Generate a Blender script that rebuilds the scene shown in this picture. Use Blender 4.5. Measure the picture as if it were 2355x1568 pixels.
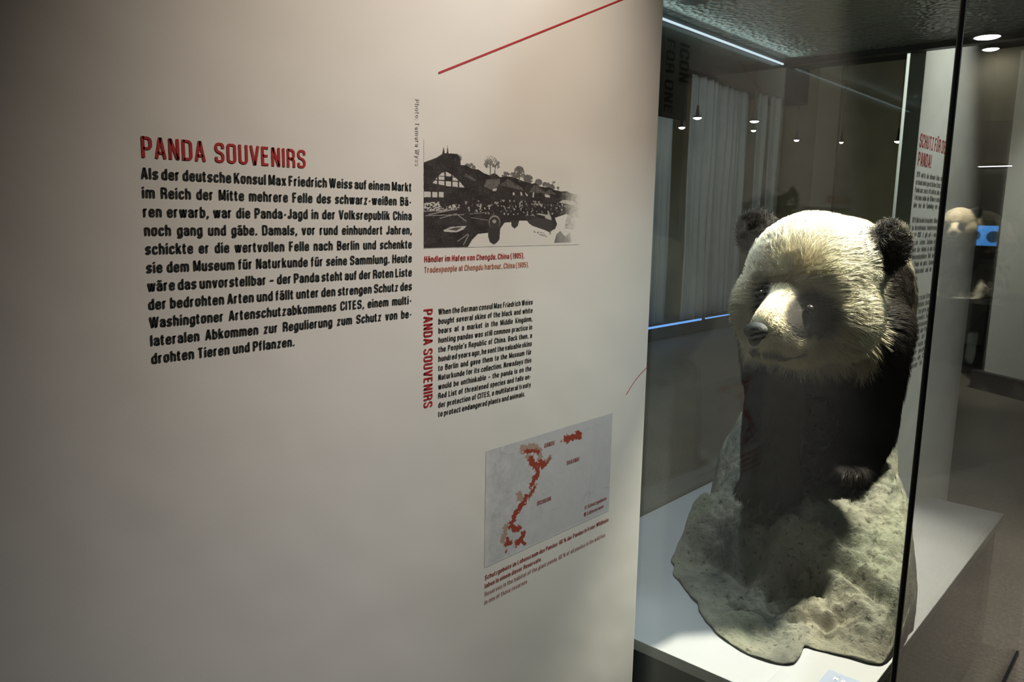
import bpy, math, random
import numpy as np
from mathutils import Vector, Matrix

# ------------------------------------------------------------------ clearing
for o in list(bpy.data.objects):
    bpy.data.objects.remove(o, do_unlink=True)
SC = bpy.context.scene
COL = SC.collection

# ------------------------------------------------------------------ camera (calibrated from the photograph)
YAW, PITCH, ROLL, FPX = math.radians(41.892), math.radians(9.0937), math.radians(1.0326), 1787.8
EYE = Vector((0, 0, 1.35))
fw = Vector((-math.sin(YAW) * math.cos(PITCH), math.cos(YAW) * math.cos(PITCH), -math.sin(PITCH)))
rt = Vector((math.cos(YAW), math.sin(YAW), 0))
up = rt.cross(fw)
r2 = math.cos(ROLL) * rt + math.sin(ROLL) * up
u2 = -math.sin(ROLL) * rt + math.cos(ROLL) * up
cam_d = bpy.data.cameras.new('camera')
cam = bpy.data.objects.new('camera', cam_d)
COL.objects.link(cam)
cam.matrix_world = Matrix(((r2.x, u2.x, -fw.x, EYE.x), (r2.y, u2.y, -fw.y, EYE.y), (r2.z, u2.z, -fw.z, EYE.z), (0, 0, 0, 1)))
cam_d.sensor_fit = 'HORIZONTAL'
cam_d.sensor_width = 36.0
cam_d.lens = FPX * 36.0 / 2355.0
cam_d.clip_start = 0.01
SC.camera = cam

# ------------------------------------------------------------------ view, world, main lights
SC.view_settings.view_transform = 'Standard'
SC.view_settings.look = 'None'
SC.view_settings.exposure = 0.0
SC.view_settings.gamma = 1.0
SC.view_settings.use_curve_mapping = False
cy = SC.cycles
cy.use_denoising = True
cy.max_bounces = 10
cy.diffuse_bounces = 3
cy.glossy_bounces = 4
cy.transmission_bounces = 4
cy.transparent_max_bounces = 24
cy.caustics_reflective = False
cy.caustics_refractive = False
cy.sample_clamp_indirect = 4.0

world = bpy.data.worlds.new('hall_ambient')
SC.world = world
world.use_nodes = True
world.node_tree.nodes['Background'].inputs[0].default_value = (0.9, 0.92, 1.0, 1)
world.node_tree.nodes['Background'].inputs[1].default_value = 0.008


def light(name, kind, loc, target, power, color, size=0.05, angle=60, blend=1.0, size_y=None):
    d = bpy.data.lights.new(name, kind)
    d.energy = power
    d.color = color
    if kind == 'SPOT':
        d.spot_size = math.radians(angle)
        d.spot_blend = blend
        d.shadow_soft_size = size
    elif kind == 'AREA':
        d.shape = 'RECTANGLE'
        d.size = size
        d.size_y = size_y or size
    else:
        d.shadow_soft_size = size
    o = bpy.data.objects.new(name, d)
    COL.objects.link(o)
    o.location = loc
    dirv = Vector(target) - Vector(loc)
    o.rotation_euler = dirv.to_track_quat('-Z', 'Y').to_euler()
    return o


WARM, COOL, NEUT = (1.0, 0.86, 0.70), (0.80, 0.91, 1.0), (1.0, 0.95, 0.88)
light('panel_spot_light', 'SPOT', (-0.02, 0.86, 2.60), (-0.80, 0.82, 1.42), 80.0, WARM, 0.03, 52, 1.0)
light('hall_wash_light', 'AREA', (1.2, 0.2, 3.2), (-0.8, 0.9, 1.2), 0.8, WARM, 1.2)  # unseen soft lamp added for the general brightness of the hall
light('hall_cool_light', 'SPOT', (0.35, 2.2, 2.7), (-0.80, 1.26, 1.25), 150.0, COOL, 0.2, 44, 1.0)  # unseen cool lamp added to tint the right end of the big panel
light('aisle_light', 'SPOT', (0.7, 3.4, 3.3), (0.45, 3.1, 0.0), 250.0, NEUT, 0.10, 62, 0.9)  # no lamp known here; added to brighten the floor beside the case
light('case_key_light', 'SPOT', (-0.455, 1.925, 1.870), (-0.70, 1.83, 0.5), 172.0, (1.0, 0.93, 0.78), 0.02, 66, 0.6)
light('case_fill_light', 'SPOT', (-1.03, 1.80, 1.870), (-0.95, 1.90, 0.5), 27.0, COOL, 0.02, 112, 0.7)
light('case_rail_light', 'AREA', (-1.195, 2.05, 1.886), (-1.06, 2.05, 1.93), 0.50, COOL, 1.35, size_y=0.008).data.spread = 1.3
light('text_panel_spot_light', 'SPOT', (-0.34, 3.12, 3.2), (-0.78, 3.20, 0.50), 240.0, NEUT, 0.05, 44, 0.9)  # added lamp out of view, lifts the text panel behind the case
light('drape_wash_light', 'AREA', (-3.4, 8.6, 2.9), (-4.7, 9.0, 1.2), 2.2, COOL, 1.6)  # unseen area lamp put in to brighten the drapes
light('far_hall_light', 'AREA', (-2.3, 4.3, 3.3), (-1.6, 7.2, 0.9), 60.0, NEUT, 1.0)  # added out of view to lift the column and the far end
light('partition_spot_light', 'SPOT', (-0.55, 5.7, 3.3), (-0.95, 7.15, 1.20), 500.0, NEUT, 0.08, 44, 0.9)  # extra unseen lamp, put in to make the grey partition brighter
light('second_case_light', 'SPOT', (1.36, 8.85, 2.7), (1.37, 9.08, 1.42), 420.0, (1.0, 0.93, 0.80), 0.05, 20, 0.6)

# ------------------------------------------------------------------ materials


class NT:
    def __init__(self, name):
        self.m = bpy.data.materials.new(name)
        self.m.use_nodes = True
        self.t = self.m.node_tree
        self.b = self.t.nodes['Principled BSDF']
        self.out = self.t.nodes['Material Output']

    def n(self, kind, **kw):
        nd = self.t.nodes.new(kind)
        for k, v in kw.items():
            if k in nd.inputs:
                nd.inputs[k].default_value = v
            else:
                setattr(nd, k, v)
        return nd

    def l(self, a, b):
        self.t.links.new(a, b)

    def math(self, op, a, b=None):
        nd = self.t.nodes.new('ShaderNodeMath')
        nd.operation = op
        for i, v in enumerate((a, b)):
            if v is None:
                continue
            if isinstance(v, (int, float)):
                nd.inputs[i].default_value = v
            else:
                self.l(v, nd.inputs[i])
        return nd.outputs[0]


def plain(name, color, rough=0.6, metal=0.0, noise=0.0, scale=20.0, bump=0.0, bscale=200.0, spec=0.5):
    k = NT(name)
    k.b.inputs['Base Color'].default_value = (*color, 1)
    k.b.inputs['Roughness'].default_value = rough
    k.b.inputs['Metallic'].default_value = metal
    k.b.inputs['Specular IOR Level'].default_value = spec
    tc = k.n('ShaderNodeTexCoord')
    if noise:
        nz = k.n('ShaderNodeTexNoise', Scale=scale, Detail=6.0)
        k.l(tc.outputs['Object'], nz.inputs['Vector'])
        cr = k.n('ShaderNodeValToRGB')
        cr.color_ramp.elements[0].position = 0.3
        cr.color_ramp.elements[1].position = 0.7
        cr.color_ramp.elements[0].color = (*[c * (1 - noise) for c in color], 1)
        cr.color_ramp.elements[1].color = (*[min(1, c * (1 + noise)) for c in color], 1)
        k.l(nz.outputs['Fac'], cr.inputs[0])
        k.l(cr.outputs[0], k.b.inputs['Base Color'])
    if bump:
        nb = k.n('ShaderNodeTexNoise', Scale=bscale, Detail=4.0)
        k.l(tc.outputs['Object'], nb.inputs['Vector'])
        bp = k.n('ShaderNodeBump', Strength=bump, Distance=0.002)
        k.l(nb.outputs['Fac'], bp.inputs['Height'])
        k.l(bp.outputs[0], k.b.inputs['Normal'])
    return k.m


def emitter(name, color, strength):
    k = NT(name)
    k.b.inputs['Base Color'].default_value = (*color, 1)
    k.b.inputs['Emission Color'].default_value = (*color, 1)
    k.b.inputs['Emission Strength'].default_value = strength
    return k.m


def attr_mat(name, attr, rough=0.7, spec=0.2, emis=0.0):
    k = NT(name)
    a = k.n('ShaderNodeAttribute', attribute_name=attr)
    k.l(a.outputs['Color'], k.b.inputs['Base Color'])
    k.b.inputs['Roughness'].default_value = rough
    k.b.inputs['Specular IOR Level'].default_value = spec
    if emis:
        k.l(a.outputs['Color'], k.b.inputs['Emission Color'])
        k.b.inputs['Emission Strength'].default_value = emis
    return k.m


def glass_mat():
    k = NT('case_glass')
    k.t.nodes.remove(k.b)
    geo = k.n('ShaderNodeNewGeometry')
    dot = k.n('ShaderNodeVectorMath', operation='DOT_PRODUCT')
    k.l(geo.outputs['Normal'], dot.inputs[0])
    k.l(geo.outputs['Incoming'], dot.inputs[1])
    c = k.math('ABSOLUTE', dot.outputs['Value'])
    p = k.math('POWER', k.math('SUBTRACT', 1.0, c), 5.0)
    f = k.math('ADD', k.math('MULTIPLY', p, 0.96), 0.04)
    tr = k.n('ShaderNodeBsdfTransparent')
    tr.inputs[0].default_value = (0.955, 0.985, 0.965, 1)
    gl = k.n('ShaderNodeBsdfGlossy')
    gl.inputs['Roughness'].default_value = 0.0
    gl.inputs['Color'].default_value = (1, 1, 1, 1)
    mx = k.n('ShaderNodeMixShader')
    k.l(f, mx.inputs[0])
    k.l(tr.outputs[0], mx.inputs[1])
    k.l(gl.outputs[0], mx.inputs[2])
    k.l(mx.outputs[0], k.out.inputs['Surface'])
    return k.m


def fabric_mat(name, color):
    k = NT(name)
    k.b.inputs['Base Color'].default_value = (*color, 1)
    k.b.inputs['Roughness'].default_value = 0.62
    k.b.inputs['Specular IOR Level'].default_value = 0.25
    tc = k.n('ShaderNodeTexCoord')
    big = k.n('ShaderNodeTexNoise', Scale=5.0, Detail=2.0)
    fine = k.n('ShaderNodeTexNoise', Scale=900.0, Detail=2.0)
    k.l(tc.outputs['Object'], big.inputs['Vector'])
    k.l(tc.outputs['Object'], fine.inputs['Vector'])
    h = k.math('ADD', k.math('MULTIPLY', big.outputs['Fac'], 1.0), k.math('MULTIPLY', fine.outputs['Fac'], 0.012))
    bp = k.n('ShaderNodeBump', Strength=0.25, Distance=0.02)
    k.l(h, bp.inputs['Height'])
    k.l(bp.outputs[0], k.b.inputs['Normal'])
    return k.m


def floor_mat():
    k = NT('speckled_brown_floor')
    tc = k.n('ShaderNodeTexCoord')
    n1 = k.n('ShaderNodeTexNoise', Scale=75.0, Detail=6.0, Roughness=0.75)
    n2 = k.n('ShaderNodeTexVoronoi', Scale=95.0)
    n3 = k.n('ShaderNodeTexNoise', Scale=2.5, Detail=3.0)
    for n in (n1, n2, n3):
        k.l(tc.outputs['Object'], n.inputs['Vector'])
    cr = k.n('ShaderNodeValToRGB')
    e = cr.color_ramp.elements
    e[0].position, e[0].color = 0.30, (0.075, 0.064, 0.050, 1)
    e[1].position, e[1].color = 0.72, (0.30, 0.26, 0.21, 1)
    e2 = e.new(0.5)
    e2.color = (0.15, 0.13, 0.103, 1)
    k.l(n1.outputs['Fac'], cr.inputs[0])
    spk = k.math('LESS_THAN', n2.outputs['Distance'], 0.13)
    mix = k.n('ShaderNodeMix', data_type='RGBA')
    k.l(k.math('MULTIPLY', spk, 0.55), mix.inputs[0])
    k.l(cr.outputs[0], mix.inputs[6])
    mix.inputs[7].default_value = (0.42, 0.37, 0.31, 1)
    mul = k.n('ShaderNodeMix', data_type='RGBA', blend_type='MULTIPLY')
    mul.inputs[0].default_value = 0.5
    k.l(mix.outputs[2], mul.inputs[6])
    k.l(n3.outputs['Fac'], mul.inputs[7])
    k.l(mul.outputs[2], k.b.inputs['Base Color'])
    k.b.inputs['Roughness'].default_value = 0.45
    return k.m


def rock_mat():
    k = NT('mossy_rock')
    tc = k.n('ShaderNodeTexCoord')
    n1 = k.n('ShaderNodeTexNoise', Scale=6.0, Detail=8.0, Roughness=0.62)
    n2 = k.n('ShaderNodeTexNoise', Scale=38.0, Detail=8.0, Roughness=0.7)
    n3 = k.n('ShaderNodeTexNoise', Scale=3.2, Detail=5.0, Roughness=0.6)
    vo = k.n('ShaderNodeTexNoise', Scale=75.0, Detail=5.0, Roughness=0.6)
    for n in (n1, n2, n3, vo):
        k.l(tc.outputs['Object'], n.inputs['Vector'])
    cr = k.n('ShaderNodeValToRGB')
    e = cr.color_ramp.elements
    e[0].position, e[0].color = 0.32, (0.125, 0.128, 0.112, 1)
    e[1].position, e[1].color = 0.68, (0.46, 0.42, 0.325, 1)
    e2 = e.new(0.48)
    e2.color = (0.295, 0.288, 0.232, 1)
    k.l(n1.outputs['Fac'], cr.inputs[0])
    moss = k.n('ShaderNodeValToRGB')
    moss.color_ramp.elements[0].position = 0.5
    moss.color_ramp.elements[1].position = 0.66
    moss.color_ramp.elements[0].color = (0, 0, 0, 1)
    moss.color_ramp.elements[1].color = (0.55, 0.55, 0.55, 1)
    k.l(n3.outputs['Fac'], moss.inputs[0])
    mix = k.n('ShaderNodeMix', data_type='RGBA')
    k.l(moss.outputs[0], mix.inputs[0])
    k.l(cr.outputs[0], mix.inputs[6])
    mix.inputs[7].default_value = (0.20, 0.240, 0.165, 1)
    pit = k.n('ShaderNodeValToRGB')
    pit.color_ramp.elements[0].position = 0.335
    pit.color_ramp.elements[1].position = 0.42
    pit.color_ramp.elements[0].color = (0.28, 0.27, 0.24, 1)
    pit.color_ramp.elements[1].color = (1, 1, 1, 1)
    k.l(vo.outputs['Fac'], pit.inputs[0])
    mul = k.n('ShaderNodeMix', data_type='RGBA', blend_type='MULTIPLY')
    mul.inputs[0].default_value = 0.8
    k.l(mix.outputs[2], mul.inputs[6])
    k.l(pit.outputs[0], mul.inputs[7])
    k.l(mul.outputs[2], k.b.inputs['Base Color'])
    k.b.inputs['Roughness'].default_value = 0.85
    k.b.inputs['Specular IOR Level'].default_value = 0.2
    b1 = k.n('ShaderNodeBump', Strength=0.9, Distance=0.010)
    k.l(n2.outputs['Fac'], b1.inputs['Height'])
    b2 = k.n('ShaderNodeBump', Strength=0.6, Distance=0.003)
    k.l(vo.outputs['Fac'], b2.inputs['Height'])
    k.l(b1.outputs[0], b2.inputs['Normal'])
    k.l(b2.outputs[0], k.b.inputs['Normal'])
    return k.m


def diffuser_mat():
    k = NT('prismatic_lid_diffuser')
    tc = k.n('ShaderNodeTexCoord')
    vo = k.n('ShaderNodeTexVoronoi', Scale=62.0)
    nz = k.n('ShaderNodeTexNoise', Scale=60.0, Detail=3.0)
    k.l(tc.outputs['Object'], vo.inputs['Vector'])
    k.l(tc.outputs['Object'], nz.inputs['Vector'])
    h = k.math('ADD', vo.outputs['Distance'], k.math('MULTIPLY', nz.outputs['Fac'], 0.5))
    bp = k.n('ShaderNodeBump', Strength=1.0, Distance=0.006)
    k.l(h, bp.inputs['Height'])
    k.l(bp.outputs[0], k.b.inputs['Normal'])
    k.b.inputs['Base Color'].default_value = (0.24, 0.28, 0.24, 1)
    k.b.inputs['Roughness'].default_value = 0.22
    k.b.inputs['Specular IOR Level'].default_value = 0.8
    return k.m


M = dict(
    fabric=fabric_mat('white_panel_fabric', (0.78, 0.75, 0.71)),
    fabric2=fabric_mat('pale_panel_fabric', (0.74, 0.73, 0.72)),
    red=plain('red_print', (0.42, 0.022, 0.022), 0.6),
    red2=plain('faded_headline_print', (0.47, 0.075, 0.08), 0.6),  # red with the pale veil of the glass mixed into its colour
    redline=plain('red_line_print', (0.45, 0.03, 0.035), 0.6),
    darkred=plain('dark_red_print', (0.34, 0.035, 0.03), 0.6),
    orange=plain('pale_red_print', (0.55, 0.20, 0.13), 0.6),
    palered=plain('faded_red_print', (0.46, 0.22, 0.18), 0.6),
    ink=plain('black_print', (0.016, 0.018, 0.016), 0.6),
    ink2=plain('grey_print', (0.20, 0.195, 0.19), 0.6),
    grey=plain('light_grey_print', (0.56, 0.53, 0.50), 0.6),
    white_print=plain('white_print', (0.85, 0.86, 0.9), 0.5),
    print_=attr_mat('picture_print', 'ink', 0.6),
    screen=attr_mat('blue_screen', 'ink', 0.5, 0.2, 1.6),
    glass=glass_mat(),
    bead=plain('black_corner_seal', (0.006, 0.008, 0.008), 0.35),
    platform=plain('pale_grey_platform', (0.51, 0.51, 0.53), 0.55, noise=0.02, scale=6),
    plinth=plain('black_plinth_lacquer', (0.012, 0.013, 0.011), 0.35),
    lid=plain('dark_lid_frame', (0.03, 0.033, 0.03), 0.45),
    alu=plain('brushed_aluminium', (0.62, 0.66, 0.70), 0.35, 0.9),
    diffuser=diffuser_mat(),
    rock=rock_mat(),
    floor=floor_mat(),
    wall=plain('dark_brown_wall', (0.33, 0.30, 0.20), 0.8, noise=0.12, scale=3),
    wall2=plain('grey_wall', (0.05, 0.048, 0.045), 0.8, noise=0.05, scale=3),
    pilaster=plain('brown_grey_pilaster', (0.42, 0.39, 0.29), 0.8),
    ceil=plain('dark_ceiling', (0.07, 0.07, 0.066), 0.8, noise=0.08, scale=2),
    base=plain('dark_baseboard', (0.03, 0.029, 0.027), 0.5),
    partition=plain('grey_partition_paint', (0.55, 0.53, 0.505), 0.7),
    drape=plain('grey_white_drape', (0.46, 0.50, 0.53), 0.85, noise=0.05, scale=8),
    column=plain('pale_column_paint', (0.75, 0.80, 0.78), 0.6),
    black=plain('matt_black', (0.012, 0.012, 0.012), 0.5),
    coat=attr_mat('panda_skin', 'coat', 0.8, 0.1),
    fur=attr_mat('panda_fur', 'coat', 0.55, 0.25),
    nose=plain('wet_black_nose', (0.008, 0.008, 0.009), 0.48, bump=0.6, bscale=500, spec=0.3),
    eye=plain('glass_eye', (0.012, 0.008, 0.007), 0.22),
    claw=plain('horn_claw', (0.05, 0.038, 0.026), 0.5),
    card=plain('blue_grey_card', (0.42, 0.47, 0.62), 0.35),
    lamp=emitter('lamp_glow', (1.0, 0.97, 0.92), 14.0),
    lamp_hot=emitter('bright_lamp_glow', (1.0, 0.97, 0.98), 40.0),
    bar=emitter('bar_glow', (1.0, 0.98, 0.95), 3.0),
    led=emitter('blue_led_glow', (0.16, 0.36, 0.9), 1.3),
    case_led=emitter('cool_case_led', (0.72, 0.88, 1.0), 0.9),
    case_led_dim=emitter('dim_case_led', (0.8, 0.9, 1.0), 0.25),
    sign_ink=plain('sign_black_print', (0.002, 0.002, 0.002), 0.9, spec=0.0),
    sign=plain('dark_grey_sign', (0.030, 0.031, 0.028), 0.7),  # tone of the board that replaces a reflection in the glass
)

# ------------------------------------------------------------------ helpers


def link(name, verts, faces, mat, parent=None, smooth=False):
    me = bpy.data.meshes.new(name)
    me.from_pydata([tuple(v) for v in verts], [], [tuple(f) for f in faces])
    me.validate()
    me.update()
    if mat:
        me.materials.append(mat)
    if smooth:
        me.polygons.foreach_set('use_smooth', [True] * len(me.polygons))
    o = bpy.data.objects.new(name, me)
    COL.objects.link(o)
    if parent:
        o.parent = parent
    return o


def tag(o, label=None, cat=None, group=None, kind=None):
    if label:
        o['label'] = label
    if cat:
        o['category'] = cat
    if group:
        o['group'] = group
    if kind:
        o['kind'] = kind
    return o


def thing(name, label, cat, loc=(0, 0, 0), rz=0, group=None):
    o = bpy.data.objects.new(name, None)
    COL.objects.link(o)
    o.location = loc
    o.rotation_euler = (0, 0, rz)
    o.empty_display_size = 0.1
    return tag(o, label, cat, group)


def box_data(x0, x1, y0, y1, z0, z1):
    v = [(x, y, z) for x in (x0, x1) for y in (y0, y1) for z in (z0, z1)]
    f = [(0, 1, 3, 2), (4, 6, 7, 5), (0, 4, 5, 1), (2, 3, 7, 6), (0, 2, 6, 4), (1, 5, 7, 3)]
    return v, f


def box(name, b, mat, parent=None, bevel=0.0, seg=2):
    v, f = box_data(*b)
    o = link(name, v, f, mat, parent)
    if bevel:
        md = o.modifiers.new('bevel', 'BEVEL')
        md.width = bevel
        md.segments = seg
    return o


def merge(parts):
    V, F = [], []
    for v, f in parts:
        k = len(V)
        V += list(v)
        F += [tuple(i + k for i in q) for q in f]
    return V, F


def lathe_data(profile, seg=24, c=(0, 0, 0)):
    V, F = [], []
    for r, z in profile:
        for i in range(seg):
            a = 2 * math.pi * i / seg
            V.append((c[0] + r * math.cos(a), c[1] + r * math.sin(a), c[2] + z))
    for j in range(len(profile) - 1):
        for i in range(seg):
            F.append((j * seg + i, j * seg + (i + 1) % seg, (j + 1) * seg + (i + 1) % seg, (j + 1) * seg + i))
    F.append(tuple(reversed(range(seg))))
    F.append(tuple((len(profile) - 1) * seg + i for i in range(seg)))
    return V, F


def grid_faces(nu, nv):
    i, j = np.meshgrid(np.arange(nu - 1), np.arange(nv - 1), indexing='ij')
    a = i * nv + j
    return np.stack([a, a + nv, a + nv + 1, a + 1], -1).reshape(-1, 4)


def set_color(me, name, rgb):
    at = me.color_attributes.new(name, 'FLOAT_COLOR', 'POINT')
    c = np.ones((len(rgb), 4), np.float32)
    c[:, :3] = rgb
    at.data.foreach_set('color', c.ravel())


rng = np.random.default_rng(7)


def vnoise(shape, cells, seed):
    """smooth value noise on a 2-D raster"""
    r = np.random.default_rng(seed)
    h, w = shape
    g = r.random((cells[0] + 2, cells[1] + 2))
    y = np.linspace(0, cells[0], h)
    x = np.linspace(0, cells[1], w)
    yi, xi = y.astype(int), x.astype(int)
    fy, fx = y - yi, x - xi
    fy, fx = fy * fy * (3 - 2 * fy), fx * fx * (3 - 2 * fx)
    a = g[np.ix_(yi, xi)]
    b = g[np.ix_(yi, xi + 1)]
    c = g[np.ix_(yi + 1, xi)]
    d = g[np.ix_(yi + 1, xi + 1)]
    fx = fx[None, :]
    fy = fy[:, None]
    return (a * (1 - fx) + b * fx) * (1 - fy) + (c * (1 - fx) + d * fx) * fy


def noise3(p, scale, seed):
    """smooth value noise at 3-D points"""
    r = np.random.default_rng(seed)
    g = r.random(4096)
    q = np.asarray(p) * scale + 100.0
    i = np.floor(q).astype(int)
    f = q - i
    f = f * f * (3 - 2 * f)
    out = 0
    for dx in (0, 1):
        for dy in (0, 1):
            for dz in (0, 1):
                h = ((i[:, 0] + dx) * 73856093 ^ (i[:, 1] + dy) * 19349663 ^ (i[:, 2] + dz) * 83492791) & 4095
                w = (f[:, 0] if dx else 1 - f[:, 0]) * (f[:, 1] if dy else 1 - f[:, 1]) * (f[:, 2] if dz else 1 - f[:, 2])
                out = out + g[h] * w
    return out


def sstep(a, b, x):
    t = np.clip((x - a) / (b - a), 0, 1)
    return t * t * (3 - 2 * t)


# ------------------------------------------------------------------ condensed gothic stroke lettering
T_, S_ = 0.078, 0.062            # half pen width across stems, half pen height of bars
XH = 0.735


def rnd(pts, r):
    """round the inner corners of a polyline; a third value in a point overrides the radius"""
    out = [pts[0][:2]]
    for i in range(1, len(pts) - 1):
        p = np.array(pts[i][:2], float)
        a = np.array(pts[i - 1][:2], float) - p
        b = np.array(pts[i + 1][:2], float) - p
        la, lb = np.linalg.norm(a), np.linalg.norm(b)
        rr = pts[i][2] if len(pts[i]) > 2 else r
        rr = min(rr, la * 0.5, lb * 0.5)
        if rr < 1e-4:
            out.append(tuple(p))
            continue
        s, e = p + a / la * rr, p + b / lb * rr
        for k in range(6):
            t = k / 5
            q = (1 - t) ** 2 * s + 2 * t * (1 - t) * (p * 0.82 + (s + e) * 0.09) + t * t * e
            out.append(tuple(q))
    out.append(pts[-1][:2])
    return out


def glyphs():
    G = {}
    B, X, T = S_, XH - S_, 1 - S_
    R = 0.15

    def g(ch, w, *st):
        G[ch] = (w, [rnd(list(s), R) for s in st])
    w = 0.30
    W = 0.36
    # lower case
    g('a', w, [(0, .53), (0, X), (w, X), (w, 0)], [(w, .43), (0, .43), (0, B), (w, B), (w, .2)])
    bowl = [(0, B), (w, B), (w, X), (0, X)]
    lbow = [(w, B), (0, B), (0, X), (w, X)]
    g('b', w, [(0, 0), (0, 1)], bowl)
    g('c', w * .95, [(w * .95, .50), (w * .95, X), (0, X), (0, B), (w * .95, B), (w * .95, .24)])
    g('d', w, [(w, 0), (w, 1)], lbow)
    g('e', w, [(0, .37), (w, .37, 0), (w, X), (0, X), (0, B), (w, B), (w, .22)])
    g('f', .15, [(.19, T), (.03, T), (.03, 0)], [(-.09, X), (.19, X)])
    g('g', w, [(w, XH), (w, -.19), (0, -.19), (0, -.06)], lbow)
    g('h', w, [(0, 0), (0, 1)], [(0, X), (w, X), (w, 0)])
    g('i', 0, [(0, 0), (0, XH)], [(0, .86), (0, 1)])
    g('j', .04, [(.04, XH), (.04, -.19), (-.10, -.19)], [(.04, .86), (.04, 1)])
    g('k', w, [(0, 0), (0, 1)], [(0.01, .30), (w * .98, XH)], [(w * .36, .46), (w * 1.04, 0)])
    g('l', 0, [(0, 0), (0, 1)])
    g('m', .56, [(0, 0), (0, XH)], [(0, X), (.28, X), (.28, 0)], [(.28, X), (.56, X), (.56, 0)])
    g('n', w, [(0, 0), (0, XH)], [(0, X), (w, X), (w, 0)])
    g('o', w, [(w / 2, X), (0, X), (0, B), (w, B), (w, X), (w / 2, X)])
    g('p', w, [(0, -.25), (0, XH)], bowl)
    g('q', w, [(w, -.25), (w, XH)], lbow)
    g('r', .17, [(0, 0), (0, XH)], [(0, .5), (0, X), (.2, X)])
    g('s', w * .93, [(w * .93, .54), (w * .93, X), (0, X), (0, .40), (w * .93, .34), (w * .93, B), (0, B), (0, .20)])
    g('t', .15, [(.03, .92), (.03, B), (.19, B)], [(-.09, X), (.19, X)])
    g('u', w, [(w, 0), (w, XH)], [(0, XH), (0, B), (w, B)])
    g('v', w, [(-.01, XH), (w / 2 - .01, 0)], [(w / 2 + .01, 0), (w + .01, XH)])
    g('w', .5, [(-.01, XH), (.120, 0)], [(.135, 0), (.245, XH)], [(.255, XH), (.365, 0)], [(.380, 0), (.51, XH)])
    g('x', w, [(-.01, XH), (w + .01, 0)], [(-.01, 0), (w + .01, XH)])
    g('y', w, [(-.01, XH), (w / 2, .06)], [(w + .01, XH), (w / 2 - .03, -.12, .05), (w / 2 - .12, -.19), (w / 2 - .19, -.19)])
    g('z', w * .9, [(0, X), (w * .88, X, 0), (.01, B, 0), (w * .9, B)])
    g('ß', w, [(0, 0), (0, T), (w * .9, T), (w * .9, .56), (w * .35, .56)], [(w * .35, .56), (w, .56), (w, B), (w * .35, B)])
    for u, b in (('ä', 'a'), ('ö', 'o'), ('ü', 'u')):
        G[u] = (G[b][0], G[b][1] + [[(.06, .86), (.06, .99)], [(w - .06, .86), (w - .06, .99)]])
    # capitals
    g('A', W, [(-.02, 0), (W / 2 - .01, 1)], [(W + .02, 0), (W / 2 + .01, 1)], [(.04, .27), (W - .04, .27)])
    g('B', W, [(0, B), (W, B), (W, .53), (0, .53)], [(0, .53), (W * .94, .53), (W * .94, T), (0, T)], [(0, 0), (0, 1)])
    g('C', W, [(W, .66), (W, T), (0, T), (0, B), (W, B), (W, .34)])
    g('D', W, [(0, 0), (0, 1)], [(0, B), (W, B), (W, T), (0, T)])
    g('E', W * .85, [(W * .9, T), (0, T, 0), (0, B, 0), (W * .9, B)], [(0, .52), (W * .8, .52)])
    g('F', W * .8, [(W * .88, T), (0, T, 0), (0, 0)], [(0, .50), (W * .78, .50)])
    g('G', W, [(W, .66), (W, T), (0, T), (0, B), (W, B), (W, .48, 0), (W * .5, .48)])
    g('H', W, [(0, 0), (0, 1)], [(W, 0), (W, 1)], [(0, .52), (W, .52)])
    g('I', 0, [(0, 0), (0, 1)])
    g('J', W * .7, [(W * .7, 1), (W * .7, B), (0, B), (0, .28)])
    g('K', W, [(0, 0), (0, 1)], [(0.01, .38), (W, 1)], [(W * .34, .58), (W * 1.06, 0)])
    g('L', W * .75, [(0, 1), (0, B, 0), (W * .85, B)])
    g('M', .48, [(0, 0), (0, 1)], [(.48, 0), (.48, 1)], [(0.01, 1), (.232, .08)], [(.248, .08), (.47, 1)])
    g('N', W, [(0, 0), (0, 1)], [(W, 0), (W, 1)], [(.02, .98), (W - .02, .02)])
    g('O', W, [(W / 2, T), (0, T), (0, B), (W, B), (W, T), (W / 2, T)])
    g('P', W * .95, [(0, 0), (0, 1)], [(0, T), (W * .95, T), (W * .95, .44), (0, .44)])
    g('R', W, [(0, 0), (0, 1)], [(0, T), (W * .95, T), (W * .95, .48), (0, .48)], [(W * .5, .48), (W * .98, .40, .08), (W * .98, 0)])
    g('S', W, [(W, .72), (W, T), (0, T), (0, .56), (W, .46), (W, B), (0, B), (0, .28)])
    g('T', W * .9, [(-.03, T), (W * .9 + .03, T)], [(W * .45, 0), (W * .45, T)])
    g('U', W, [(0, 1), (0, B), (W, B), (W, 1)])
    g('V', W, [(-.02, 1), (W / 2 - .01, 0)], [(W / 2 + .01, 0), (W + .02, 1)])
    g('W', .60, [(-.02, 1), (.143, 0)], [(.157, 0), (.295, 1)], [(.305, 1), (.443, 0)], [(.457, 0), (.62, 1)])
    g('X', W, [(-.02, 1), (W + .02, 0)], [(-.02, 0), (W + .02, 1)])
    g('Z', W * .9, [(0, T), (W * .88, T, 0), (.01, B, 0), (W * .9, B)])
    G['Ü'] = (W, G['U'][1] + [[(.09, 1.08), (.09, 1.2)], [(W - .09, 1.08), (W - .09, 1.2)]])
    # figures and points
    g('0', w, [(w / 2, T), (0, T), (0, B), (w, B), (w, T), (w / 2, T)])
    g('1', w * .6, [(w * .5, 0), (w * .5, T, 0), (0.02, .84)])
    g('2', w, [(0, .72), (0, T), (w, T), (w, .56), (0.01, B, 0), (w, B)])
    g('3', w, [(0, .74), (0, T), (w, T), (w, .53), (w * .4, .53)], [(w * .4, .53), (w, .53), (w, B), (0, B), (0, .26)])
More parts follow.
